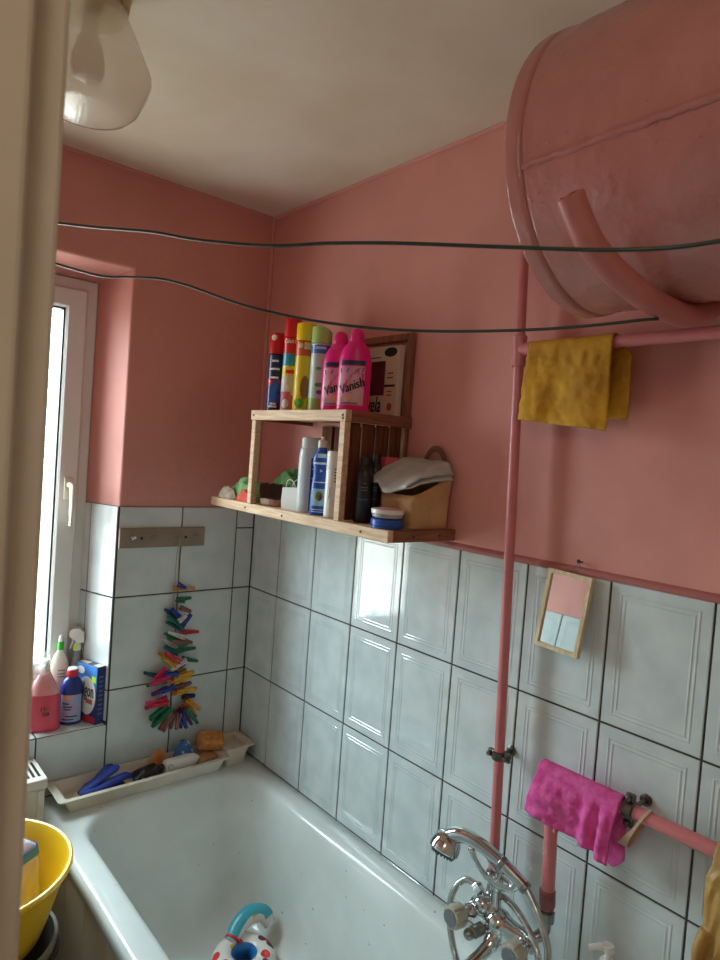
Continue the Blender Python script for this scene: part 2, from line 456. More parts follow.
# ------------------------------------------------------------------ bathtub
tub = thing('bathtub', 'white enamel bathtub with a tiled beige side, along the tiled wall', 'bathtub', (-0.35, -0.85, 0))
ZR = 0.54
def rrect(x0, x1, y0, y1, r, z, n=10):
    pts = []
    for cx, cy, a0 in ((x1-r, y1-r, 0), (x0+r, y1-r, 90), (x0+r, y0+r, 180), (x1-r, y0+r, 270)):
        for k in range(n+1):
            a = math.radians(a0+90*k/n); pts.append((cx+r*math.cos(a), cy+r*math.sin(a), z))
    return pts
bm = B()
ox0, ox1, oy0, oy1 = -0.702, -0.007, -1.70, -0.008
ix0, ix1, iy0, iy1 = -0.628, -0.075, -1.58, -0.165
R = [rrect(ox0+0.012, ox1, oy0, oy1, 0.02, ZR-0.05), rrect(ox0, ox1, oy0, oy1, 0.025, ZR-0.040), rrect(ox0, ox1, oy0, oy1, 0.03, ZR-0.014),
     rrect(ox0+0.004, ox1, oy0, oy1, 0.03, ZR-0.004), rrect(ox0+0.014, ox1-0.004, oy0+0.01, oy1-0.004, 0.04, ZR)]
R += [rrect(ix0-0.014, ix1+0.014, iy0-0.014, iy1+0.014, 0.125, ZR)]
for e, z in ((-0.005, -0.003), (0.003, -0.011), (0.008, -0.025), (0.013, -0.06), (0.022, -0.14), (0.032, -0.23), (0.040, -0.30), (0.050, -0.340), (0.066, -0.366), (0.088, -0.382), (0.125, -0.390)):
    f = 1.0
    yy1 = iy1-e*1.0-max(0, -z-0.02)*0.30
    R.append(rrect(ix0+e, ix1-e, iy0+e, yy1, max(0.06, 0.12-e*0.25), ZR+z))
loft(bm, R, True, False, True)
o = obj('basin', bm, ENAM, tub, smooth=True, world=True, angle=60)
bm = B()
tiles(bm, (-0.690, 0, 0), (0, -1, 0), (0, 0, 1), (-1, 0, 0), [0.02]+[0.02+0.15*k for k in range(1, 12)], [0.0, 0.24, 0.492], False, g=0.0012)
backing(bm, (-0.690, 0, 0), (0, -1, 0), (0, 0, 1), (-1, 0, 0), 0.015, 1.69, 0.0, 0.498)
box(bm, (-0.688, -1.695, 0.0), (-0.66, -0.012, 0.498), mi=1)
obj('side_panel', bm, [BEIGET, GROUT], tub, world=True, label='beige tiled side panel of the bathtub')
bm = B()
lathe(bm, [(0.006, 0.151), (0.012, 0.1535), (0.028, 0.154), (0.031, 0.152), (0.032, 0.1505)], 24, M=Matrix.Translation((-0.352, -0.46, 0)))
for k in range(8):
    a = k*PI/4; cyl(bm, (-0.352+0.019*math.cos(a), -0.46+0.019*math.sin(a), 0.1535), (-0.352+0.019*math.cos(a), -0.46+0.019*math.sin(a), 0.1556), 0.0045, 8)
obj('drain', bm, STEEL, tub, smooth=True, world=True, label='steel drain in the bottom of the bathtub')
# dirt scratches on the enamel
bm = B()
for (x, y, l, a) in ((-0.46, -0.33, 0.05, 0.3), (-0.43, -0.36, 0.06, 0.15), (-0.50, -0.42, 0.02, 0.9), (-0.47, -0.45, 0.03, 0.5), (-0.21, -0.42, 0.012, 1.4), (-0.17, -0.55, 0.016, 2.0), (-0.30, -0.62, 0.012, 1.0)):
    p = [(x+l*t*math.cos(a), y-l*t*math.sin(a)-0.006*t*t, 0.1505) for t in (0, .25, .5, .75, 1)]
    tube(bm, p, [0.0006, 0.0013, 0.0016, 0.0012, 0.0006], 6)
pieces('scuff_mark', bm, mat('scuff_grey', (150, 144, 136), 0.7), tub, world=True)

# ------------------------------------------------------------------ boiler
BC = Vector((-0.254, 0, 2.128)); BR = 0.224
boil = thing('water_heater', 'large pink painted horizontal water heater tank under the ceiling', 'water heater', (-0.254, -1.85, 2.128))
MB_ = Matrix.Translation((BC.x, -1.406, BC.z)) @ Matrix.Rotation(PI/2, 4, 'X')   # local z -> -y
bm = B()
prof = [(0.02, -0.055), (0.08, -0.050), (0.14, -0.038), (0.19, -0.018), (0.214, -0.004), (BR+0.0005, -0.001), (BR+0.0032, 0.0015), (BR+0.0038, 0.005), (BR+0.0032, 0.020), (BR+0.0026, 0.0255), (BR-0.0022, 0.0275), (BR-0.0012, 0.0300), (BR+0.0010, 0.0335), (BR+0.0002, 0.037)]
prof += [(BR, 0.04+0.8*k/24) for k in range(25)] + [(BR-0.03, 0.87), (BR-0.12, 0.89), (0.02, 0.895)]
lathe(bm, prof, 96, M=MB_)
for v in bm.verts:
    w = v.co; r = Vector((w.x-BC.x, 0, w.z-BC.z)).normalized()
    if -2.24 < w.y < -1.41: v.co += r*0.0022*noise.noise(Vector((w.x*9, w.y*9, w.z*9)))
obj('tank', bm, BOILM, boil, smooth=True, world=True, angle=75)
bm = B()
a0 = math.radians(194.5)
pts = []; rr = []
for k in range(140):
    t = k/139; y = -1.437-0.80*t
    jj = 0.0035*noise.noise(Vector((k*0.45, 0.2, 0)))
    ang = a0-0.05*t+jj*4
    rad = BR+0.0005+0.001*noise.noise(Vector((k*0.9, 5, 0)))
    pts.append((BC.x+rad*math.cos(ang), y, BC.z+rad*math.sin(ang))); rr.append(0.0048+0.0022*noise.noise(Vector((k*1.7, 9, 0))))
pts = [(x, y, z) for x, y, z in pts]
tube(bm, pts, rr, 8)
for k in range(34):
    an = random.uniform(3.25, 3.7); y = -1.437-random.random()**2*0.25
    sphere(bm, (BC.x+BR*math.cos(an), y, BC.z+BR*math.sin(an)), random.uniform(0.0008, 0.0018), 8, 5)
obj('weld_seam', bm, BOILM, boil, smooth=True, world=True)
bm = B()
P = [(-0.519, -1.552, 1.987), (-0.504, -1.555, 1.966), (-0.477, -1.559, 1.939), (-0.444, -1.563, 1.921), (-0.408, -1.568, 1.907), (-0.352, -1.574, 1.892), (-0.29, -1.577, 1.8865), (-0.22, -1.578, 1.8885), (-0.15, -1.577, 1.909), (-0.095, -1.577, 1.942), (-0.04, -1.577, 2.003), (0.004, -1.577, 2.03)]
P = smooth_path(P, 6)
RT = 0.0185
rings = tube(bm, P, RT, 20, cap=False)
# open cut end: inner wall of the tube
inner = tube(bm, P[:10], RT-0.003, 20, cap=False)
for i in range(20): bm.faces.new((rings[0][i], rings[0][(i+1) % 20], inner[0][(i+1) % 20], inner[0][i]))
for v in rings[0]+inner[0]:
    v.co += Vector((-0.003, 0, 0.004))*noise.noise(v.co*160)
obj('support_tube', bm, mat('support_paint', (192, 118, 112), 0.42, var=0.14, vscale=25, bump=0.0008, bscale=60), boil, smooth=True, world=True, label='bent pink support tube with an open cut end')

# ------------------------------------------------------------------ pipes
p1 = thing('water_pipe', 'thin pink vertical water pipe running down the wall to the mixer', 'pipe', (-0.05, -1.185, 0.74))
def vp(z): return Vector((-0.052, -1.128-(2.3-z)*0.0392, z))
bm = B(); tube(bm, [vp(2.30-k*0.06) for k in range(27)]+[vp(0.735)], 0.0115, 16)
tube(bm, [vp(2.30), vp(2.30)+Vector((-0.03, -0.18, 0.03)), vp(2.30)+Vector((-0.05, -0.22, 0.02))], 0.0115, 14)
obj('pipe', bm, PINKP, p1, smooth=True, world=True)
bm = B()
ty = vp(1.894).y
tube(bm, [vp(1.926), vp(1.923), vp(1.906), vp(1.876), vp(1.859), vp(1.856)], [0.0145, 0.0165, 0.0155, 0.0155, 0.0165, 0.0145], 18)
tube(bm, [(-0.052, ty, 1.894), (-0.052, ty-0.024, 1.894), (-0.052, ty-0.026, 1.894), (-0.052, ty-0.034, 1.894)], [0.0145, 0.0145, 0.0165, 0.0165], 18)
obj('tee_fitting', bm, PINKP, p1, smooth=True, world=True)
def pipe_clamp(parent, c, axis, r):
    """two-shell clamp with bolts on a bracket to the wall (x = 0)"""
    c = Vector(c); ax = Vector(axis).normalized(); n = Vector((-1, 0, 0)); s = ax.cross(n).normalized()
    bm = B()
    MM = axisM(c-ax*0.010, ax)
    lathe(bm, [(r+0.0008, 0), (r+0.0045, 0.002), (r+0.0045, 0.018), (r+0.0008, 0.02)], 24, M=MM)
    for q in (-1, 1):
        e = c+s*q*(r+0.010)
        box(bm, (-0.0075, -0.0045, -0.009), (0.0075, 0.0045, 0.009), 0.002, M=Matrix.Translation(e) @ Matrix((s, n, ax)).transposed().to_4x4())
        cyl(bm, e+n*0.003, e+n*0.013, 0.0055, 8, 0.001); cyl(bm, e-n*0.003, e-n*0.012, 0.004, 8)
    cyl(bm, (-0.004, c.y, c.z), (c.x+r, c.y, c.z), 0.0045, 10)
    lathe(bm, [(0.012, 0), (0.012, 0.003), (0.006, 0.006)], 16, M=axisM((-0.006, c.y, c.z), (-1, 0, 0)))
    return obj('pipe_clamp', bm, STEEL, parent, smooth=True, world=True, label='grey steel pipe clamp with bolts')
pipe_clamp(p1, vp(0.989), (0, 0.039, 1), 0.0115)

p2 = thing('water_pipe', 'pink horizontal pipe under the water heater carrying the mustard chamois', 'pipe', (-0.052, -1.6, 1.903))
bm = B(); tube(bm, [(-0.052, ty-0.030, 1.894), (-0.054, -1.6, 1.893), (-0.056, -2.0, 1.886), (-0.058, -2.46, 1.88)], 0.0125, 16)
tube(bm, [(-0.058, -2.46, 1.88), (-0.056, -2.50, 1.88), (-0.03, -2.52, 1.88), (0.002, -2.525, 1.88)], 0.0125, 14)
obj('pipe', bm, PINKP, p2, smooth=True, world=True)

PX, PZ = -0.070, 1.016
p3 = thing('water_pipe', 'low pink pipe with an elbow beside the mixer, carrying the pink cloth', 'pipe', (PX, -1.33, 0.73))
bm = B()
arc = [(PX+0.006, -1.336, 0.735), (PX+0.004, -1.333, 0.86), (PX, -1.330, 0.96), (PX, -1.332, 0.992), (PX, -1.340, 1.008), (PX, -1.356, PZ), (PX, -1.42, PZ), (PX, -1.7, PZ), (PX, -2.2, PZ+.004), (PX, -2.48, PZ+.004), (PX+0.02, -2.52, PZ+.004), (0.002, -2.53, PZ+.004)]
tube(bm, arc, 0.0135, 18)
obj('pipe', bm, PINKP, p3, smooth=True, world=True)
bm = B(); tube(bm, [(PX+0.005, -1.3345, 0.775), (PX+0.005, -1.3345, 0.772), (PX+0.006, -1.336, 0.742), (PX+0.006, -1.336, 0.736)], [0.0135, 0.0165, 0.0165, 0.014], 18)
b2_ = B(); sphere(b2_, (PX-0.004, -1.346, 0.905), 0.0055, 10, 6); obj('paint_drip', b2_, PINKP, p3, smooth=True, world=True)
obj('pipe_union', bm, mat('reddish_union', (150, 84, 80), 0.4, var=0.3, vscale=40), p3, smooth=True, world=True)
pipe_clamp(p3, (PX, -1.491, PZ), (0, 1, 0), 0.0135)

# ------------------------------------------------------------------ cloths on the pipes
def drape(name, m, x0, z0, r, y0, y1, lf, lb, t, wave, ny=48, skew=0.0, flare=0.0, back_shift=0.0, seed=1, crump=0.002):
    """cloth hung over a pipe along y; lf(u), lb(u) hanging lengths of front (-x) and back"""
    bm = B()
    na, nf = 10, 22
    def f(u, v):
        y = y0+(y1-y0)*u
        n = nf*2+na; k = v*n
        if k <= nf:                 # back part, from its hem up
            d = lb(u)*(1-k/nf); x = x0+r+0.15*d*0; z = z0-d; side = 1
            q = d
        elif k >= nf+na:
            d = lf(u)*(k-nf-na)/nf; x = x0-r; z = z0-d; side = -1; q = d
        else:
            a = (k-nf)/na*PI; x = x0+r*math.cos(a); z = z0+r*math.sin(a); side = 0; q = 0
        w = wave(u, q, side)
        c = crump*noise.noise(Vector((y*60, q*60, seed+side*3)))*min(1, q/0.02)
        yy = y+(u-0.5)*flare*q + (back_shift*min(1, q/0.025) if side == 1 else skew*q)
        lim = -0.012
        return Vector((min(lim, x+side*-0.0+w+c) if side == 1 else x+w+c, yy, z))
    grid(bm, f, ny, nf*2+na)
    o = obj(name, bm, m, None, smooth=True, angle=180)
    solid(o, t)
    return o
CHAM = mat('mustard_chamois', (205, 156, 40), 0.85, col2=(170, 122, 26), vscale=14, bump=0.0035, bscale=55, detail=6)
def wv(u, q, side):
    if side == 0: return 0
    if side == 1: return 0.004*math.sin(u*6)*min(1, q/0.05)
    return (-0.010*q/0.15-0.006*math.sin(u*9+1.0)*min(1, q/0.08)-0.004*math.exp(-((u-0.35+q*1.2)/0.08)**2))
cham = drape('chamois', CHAM, -0.0532, 1.8935, 0.0150, -1.180, -1.374, lambda u: 0.157+0.020*u, lambda u: 0.150, 0.0026, wv, skew=-0.02, flare=-0.05, back_shift=-0.026, crump=0.004)
setp(cham, 'mustard yellow chamois cloth hanging over the upper pink pipe', 'cloth')
PCL = mat('magenta_cloth', (226, 100, 170), 0.9, col2=(204, 66, 142), vscale=45, bump=0.0022, bscale=120, detail=5)
def wv2(u, q, side):
    if side == 0: return -0.003
    if side == 1: return 0.003*math.sin(u*11)*min(1, q/0.04)
    g = min(1, q/0.035)
    return g*(-0.012-0.010*math.sin(u*6.5+0.6)-0.011*math.exp(-((u-0.70)/0.06)**2)-0.010*math.exp(-((u-0.90)/0.05)**2)+0.008*math.exp(-((u-0.8)/0.04)**2))
pc = drape('cleaning_cloth', PCL, PX, PZ, 0.0200, -1.304, -1.480, lambda u: 0.080+0.022*u, lambda u: 0.085+0.048*math.exp(-((u-0.86)/0.16)**2), 0.0034, wv2, flare=-0.10, crump=0.005, seed=4, skew=0.10, back_shift=0.004)
setp(pc, 'bright pink cleaning cloth folded over the low pink pipe', 'cloth')

# beige band hanging round the pipe beside the clamp
bm = B()
ring = []
cy0 = -1.510
prof = []
for k in range(48):
    a = 2*PI*k/48
    rx, rz = 0.021, 0.042
    px = PX+rx*math.cos(a)*(1.0 if math.sin(a) > 0 else 1.15); pz = PZ-0.026+rz*math.sin(a)
    ring.append((px, cy0+0.020*(-math.sin(a)), pz))
for t_, hw in ((0, 0), ):
    rings = []
    for (x, y, z) in ring+[ring[0]]:
        d = Vector((x-PX, 0, z-(PZ-0.026))).normalized()*0.0012
        wd = 0.004+0.012*max(0, min(1, (PZ-0.02-z)/0.05))
        rings.append([(x+d.x, y+wd, z+d.z), (x+d.x, y-wd*0.4, z+d.z), (x-d.x, y-wd*0.4, z-d.z), (x-d.x, y+wd, z-d.z)])
    loft(bm, rings, True, False, False)
o = obj('hanging_band', bm, mat('beige_elastic', (196, 168, 140), 0.7, var=0.15, vscale=30), None, smooth=True)
setp(o, 'beige elastic band looped on the low pink pipe beside the clamp', 'band')

# ochre rubber gloves at the right edge
def glove(name, label, y, x, seed, dl):
    m = mat('ochre_rubber', (184, 146, 74), 0.5, col2=(150, 108, 46), vscale=12, bump=0.003, bscale=45)
    bm = B()
    rnd = random.Random(seed)
    zt = PZ+0.0175
    def sec(z, hw, ht, cy, cx, n=20, wr=0.0):
        return [(cx+ht*math.sin(2*PI*k/n)+wr*math.sin(k*2.1+z*90), cy+hw*math.cos(2*PI*k/n), z+0.0) for k in range(n)]
    xf = x-0.030
    S = []
    S.append(sec(zt-0.03, 0.030, 0.006, y, xf+0.006, wr=0.0015)); S.append(sec(PZ-0.03, 0.036, 0.007, y, xf, wr=0.003))
    S.append(sec(PZ-0.07, 0.037, 0.009, y-0.002, xf-0.001, wr=0.0035)); S.append(sec(PZ-0.11-dl, 0.035, 0.012, y-0.003, xf-0.002, wr=0.003)); S.append(sec(PZ-0.145-dl, 0.036, 0.013, y-0.003, xf-0.003, wr=0.002)); S.append(sec(PZ-0.17-dl, 0.030, 0.010, y-0.003, xf-0.003))
    loft(bm, S)
    # cuff folded over the pipe
    tube(bm, smooth_path([(xf+0.002, y, PZ-0.05), (xf+0.006, y, PZ-0.004), (x-0.012, y, zt+0.001), (x+0.004, y, zt+0.002), (x+0.020, y, PZ-0.004), (x+0.024, y, PZ-0.06), (x+0.026, y, PZ-0.10)], 4), 0.031, 16, flat=(0.14, 1.0))
    zb = PZ-0.155-dl
    for i, (dy, L, lean) in enumerate(((0.026, 0.058, 0.002), (0.009, 0.072, 0.0), (-0.009, 0.070, -0.001), (-0.026, 0.055, -0.003))):
        q = [(xf-0.003, y+dy, zb+0.01), (xf-0.006, y+dy+lean, zb-L*0.4), (xf-0.003, y+dy+lean*2, zb-L*0.75), (xf+0.004, y+dy+lean*2, zb-L)]
        tube(bm, smooth_path(q, 4), [0.0095]*4+[0.0088]*4+[0.0082]*3+[0.006, 0.003], 12)
    q = [(xf-0.006, y+0.024, zb+0.045), (xf-0.016, y+0.030, zb+0.012), (xf-0.020, y+0.031, zb-0.022)]
    tube(bm, smooth_path(q, 4), [0.011]*5+[0.010, 0.009, 0.006, 0.003], 12)
    o = obj(name, bm, m, None, smooth=True, angle=180)
    r = o.modifiers.new('merge', 'REMESH'); r.mode = 'VOXEL'; r.voxel_size = 0.0022; r.use_smooth_shade = True
    s = o.modifiers.new('soft', 'SMOOTH'); s.factor = 0.6; s.iterations = 6
    setp(o, label, 'glove')
    return o
glove('rubber_glove', 'ochre rubber glove hanging fingers down on the low pink pipe, nearest the pink cloth', -1.676, PX, 3, 0.006)

SLATW = mat('shade_dark_slat_wood', (118, 72, 48), 0.75, col2=(86, 50, 34), vscale=9, stretch=(14, 14, 1.2), spec=0.2)  # brown slat wood, colour darkened to stand in for shade in the shelf
# ------------------------------------------------------------------ wooden wall shelf
SH = thing('wall_shelf', 'two-tier wooden wall shelf in the corner, loaded with bottles and cans', 'shelf', (-0.115, -0.53, 1.447))
def shelf_part(name, lo, hi, m, bev=0.0015, label=None):
    bm = B(); box(bm, lo, hi, bev, 1); return obj(name, bm, m, SH, world=True, label=label)
shelf_part('lower_board', (-0.215, -0.940, 1.449), (-0.001, -0.105, 1.465), WOOD)
shelf_part('front_rail', (-0.233, -0.957, 1.438), (-0.2155, -0.100, 1.466), WOOD)
shelf_part('end_rail', (-0.215, -0.957, 1.438), (-0.001, -0.9405, 1.466), WOODS, label='end rail with shade painted into its brown')
shelf_part('post', (-0.233, -0.348, 1.4665), (-0.214, -0.326, 1.716), WOOD)
shelf_part('post', (-0.233, -0.772, 1.4665), (-0.214, -0.750, 1.716), WOOD)
shelf_part('upper_board', (-0.212, -0.759, 1.728), (-0.001, -0.318, 1.744), WOOD)
shelf_part('front_rail', (-0.233, -0.772, 1.717), (-0.2125, -0.318, 1.746), WOOD)
shelf_part('end_rail', (-0.2120, -0.773, 1.717), (-0.001, -0.7595, 1.746), WOODS, label='end rail with shade painted into its brown')
shelf_part('end_rail', (-0.2120, -0.3175, 1.717), (-0.001, -0.305, 1.746), WOODS, label='end rail with shade painted into its brown')
shelf_part('back_post', (-0.016, -0.764, 1.467), (-0.001, -0.743, 1.716), WOODD, label='brown back post')
shelf_part('back_post', (-0.018, -0.767, 1.747), (-0.001, -0.746, 1.975), WOODD, label='brown back post')
shelf_part('back_rail', (-0.018, -0.7455, 1.956), (-0.001, -0.480, 1.975), WOODD, label='brown top rail against the wall')
for y in (-0.410, -0.475, -0.540, -0.605, -0.670, -0.713):
    shelf_part('back_slat', (-0.012, y-0.026, 1.467), (-0.001, y+0.026, 1.7165), SLATW, label='brown slat at the back')
for k_ in range(4):
    x_ = -0.190+0.0485*k_
    shelf_part('side_slat', (x_-0.021, -0.758, 1.467), (x_+0.021, -0.7505, 1.7165), SLATW, label='brown slat of the right side panel, darkened as shade')
bm = B()
for (y, z) in ((-0.335, 1.731), (-0.760, 1.732), (-0.52, 1.450), (-0.86, 1.452), (-0.32, 1.452), (-0.761, 1.724)):
    cyl(bm, (-0.2325, y, z), (-0.2345, y, z), 0.0032, 8)
for (x, z) in ((-0.15, 1.451), (-0.06, 1.452)):
    cyl(bm, (x, -0.9565, z), (x, -0.9585, z), 0.0032, 8)
pieces('nail_head', bm, mat('rusty_nail', (70, 52, 44), 0.6, metal=0.4, var=0.3), SH, world=True)

ZU, ZL = 1.7442, 1.4652
def facing(x, y, k=1.0, cam=(-1.26, -2.05)):
    return math.atan2(cam[0]-x, -(cam[1]-y))*k

# spray cans on the upper board
def spray_can(name, label, x, y, r, h, mtl, caph, capm, cap_top, rotz, decor=None, gap=0.0):
    t = thing(name, label, 'spray can', (x, y, ZU), rotz, 'spray cans on the upper shelf')
    bm = B(); hb = h-caph
    lathe(bm, [(r-0.002, 0), (r, 0.002), (r, 0.004), (r-0.001, 0.006), (r-0.001, hb-0.006), (r, hb-0.003), (r-0.003, hb)], 32)
    obj('body', bm, mtl, t, smooth=True)
    bm = B()
    if cap_top == 'round': pr_ = [(r, hb+0.0006), (r, h-0.010), (r-0.004, h-0.003), (r-0.012, h), (0.002, h+0.0005)]
    elif cap_top == 'crown': pr_ = [(r, hb+0.0006), (r*0.99, h-0.012), (r*0.97, h-0.004), (r*0.90, h), (r*0.78, h-0.002), (r*0.75, h-0.02), (0.002, h-0.02)]
    else: pr_ = [(r, hb+0.0006), (r*0.985, h-0.002), (r*0.95, h), (r*0.90, h-0.001), (r*0.88, h-0.018), (0.002, h-0.018)]
    lathe(bm, pr_, 32)
    if cap_top == 'slant':
        for v in bm.verts:
            if v.co.z > h-0.03: v.co.z -= 0.010*(v.co.x/r)**2*0+0.012*max(0, v.co.x/r)
    if cap_top == 'crown':
        for a in (0.5, 2.1, 3.7, 5.2): sphere(bm, (r*0.84*math.cos(a), r*0.84*math.sin(a), h), 0.005, 10, 6)
    cp = obj('cap', bm, capm, t, smooth=True)
    if decor: decor(t, cp, r, hb, h)
    return t
RED = mat('red_cap', (206, 24, 34), 0.35, var=0.08); YEL = mat('yellow_cap', (240, 206, 20), 0.35, var=0.06)
GRN = mat('pale_green_cap', (176, 208, 116), 0.4, var=0.08)
m1 = band_mat('blue_can_print', [(0, (30, 30, 40)), (0.06, (24, 46, 110)), (0.5, (196, 34, 40)), (0.60, (22, 44, 104)), (0.64, (26, 36, 78))], 0.165)
def dec1(t, cp, r, hb, h):
    bm = B(); f = front_map(r, r)
    disc(bm, f, 0.002, 0.060, 0.019, 0.038, 20)
    o = obj('label', bm, mat('blue_oval', (44, 92, 170), 0.3, var=0.2), t)
    bm = B()
    for z, w in ((0.155, 0.010), (0.131, 0.014), (0.105, 0.012), (0.018, 0.012), (0.026, 0.009)): patch(bm, f, -0.004-w, -0.004+w, z-0.003, z+0.003, 6, 1)
    obj('print', bm, WHITEINK, t)
    bm = B(); fc = front_map(r, r); disc(bm, fc, -0.012, hb+0.048, 0.008, 0.009, 16); obj('sticker', bm, CREAM, cp)
spray_can('spray_can', 'slim dark blue spray can with red cap, at the left end of the top shelf', -0.165, -0.334, 0.0255, 0.243, m1, 0.066, RED, 'round', facing(-.165, -.347), dec1)
m2 = band_mat('red_blue_can_print', [(0, (200, 190, 180)), (0.04, (196, 96, 110)), (0.28, (206, 196, 176)), (0.50, (222, 200, 40)), (0.63, (40, 150, 180)), (0.80, (204, 36, 40))], 0.215)
def dec2(t, cp, r, hb, h):
    f = front_map(r, r); bm = B()
    put_text(bm, 'GRATIS', 0.0135, f, 0.0, hb-0.014, bold=0.0004)
    obj('lettering', bm, WHITEINK, t, label='white word GRATIS')
    bm = B(); disc(bm, f, -0.006, 0.075, 0.008, 0.013); disc(bm, f, 0.010, 0.060, 0.006, 0.010); disc(bm, f, -0.010, 0.025, 0.010, 0.014); obj('blossom_print', bm, mat('blossom_print', (226, 206, 200), 0.4, var=0.3, vscale=80), t)
    bm = B(); patch(bm, f, -0.014, 0.012, 0.114, 0.124, 6, 1); obj('print', bm, RED, t)
spray_can('spray_can', 'tall white and blue spray can with red crown cap, second from the left', -0.165, -0.412, 0.0255, 0.275, m2, 0.055, RED, 'crown', facing(-.165, -.425), dec2)
m3 = band_mat('yellow_can_print', [(0, (60, 50, 50)), (0.03, (226, 190, 24)), (0.80, (214, 84, 28))], 0.20)
def dec3(t, cp, r, hb, h):
    f = front_map(r, r); bm = B()
    disc(bm, f, 0.004, 0.070, 0.012, 0.034, 20); obj('picture', bm, mat('brown_print', (150, 96, 30), 0.4, var=0.3, vscale=60), t)
    bm = B(); disc(bm, f, -0.008, 0.026, 0.014, 0.014, 20); obj('picture', bm, mat('green_print', (104, 170, 30), 0.4, var=0.3, vscale=60), t)
    bm = B(); patch(bm, f, 0.014, 0.025, 0.02, 0.10, 4, 1); obj('label', bm, mat('greyish_print', (150, 150, 120), 0.4), t)
    f2 = front_map(r, r, 0.0012); bm = B(); patch(bm, f2, -0.004, 0.016, hb-0.026, hb-0.006, 6, 1)
    patch(bm, f2, -0.020, -0.008, hb-0.022, hb-0.010, 6, 1); obj('print', bm, mat('pale_print', (226, 196, 150), 0.4, var=0.3, vscale=200), t)
    bm = B(); patch(bm, f2, 0.0, 0.013, hb+0.004, hb+0.024, 5, 1); obj('print', bm, mat('pale_print_yellow', (220, 200, 110), 0.4, var=0.2, vscale=200), cp)
spray_can('spray_can', 'bright yellow spray can with an orange band, third from the left', -0.165, -0.482, 0.0285, 0.254, m3, 0.050, YEL, 'flat', facing(-.165, -.497), dec3)
m4 = band_mat('green_can_print', [(0, (150, 170, 90)), (0.2, (186, 200, 190)), (0.86, (60, 110, 180)), (0.985, (190, 200, 200))], 0.187)
def dec4(t, cp, r, hb, h):
    f = front_map(r, r); bm = B()
    disc(bm, f, 0.002, 0.055, 0.009, 0.006); disc(bm, f, 0.012, 0.10, 0.004, 0.01); obj('print', bm, mat('plum_print', (110, 50, 110), 0.4), t)
    bm = B(); disc(bm, f, 0.0, 0.075, 0.012, 0.006); disc(bm, f, -0.004, 0.12, 0.008, 0.005); obj('print', bm, mat('leaf_print', (90, 140, 70), 0.4), t)
    bm = B(); patch(bm, f, -0.016, 0.014, hb-0.018, hb-0.011, 6, 1); obj('print', bm, mat('pale_blue_print', (170, 196, 220), 0.4), t)
spray_can('spray_can', 'pale green capped spray can with silver blue body, beside the pink bottles', -0.165, -0.558, 0.0285, 0.237, m4, 0.046, GRN, 'slant', facing(-.165, -.575), dec4)

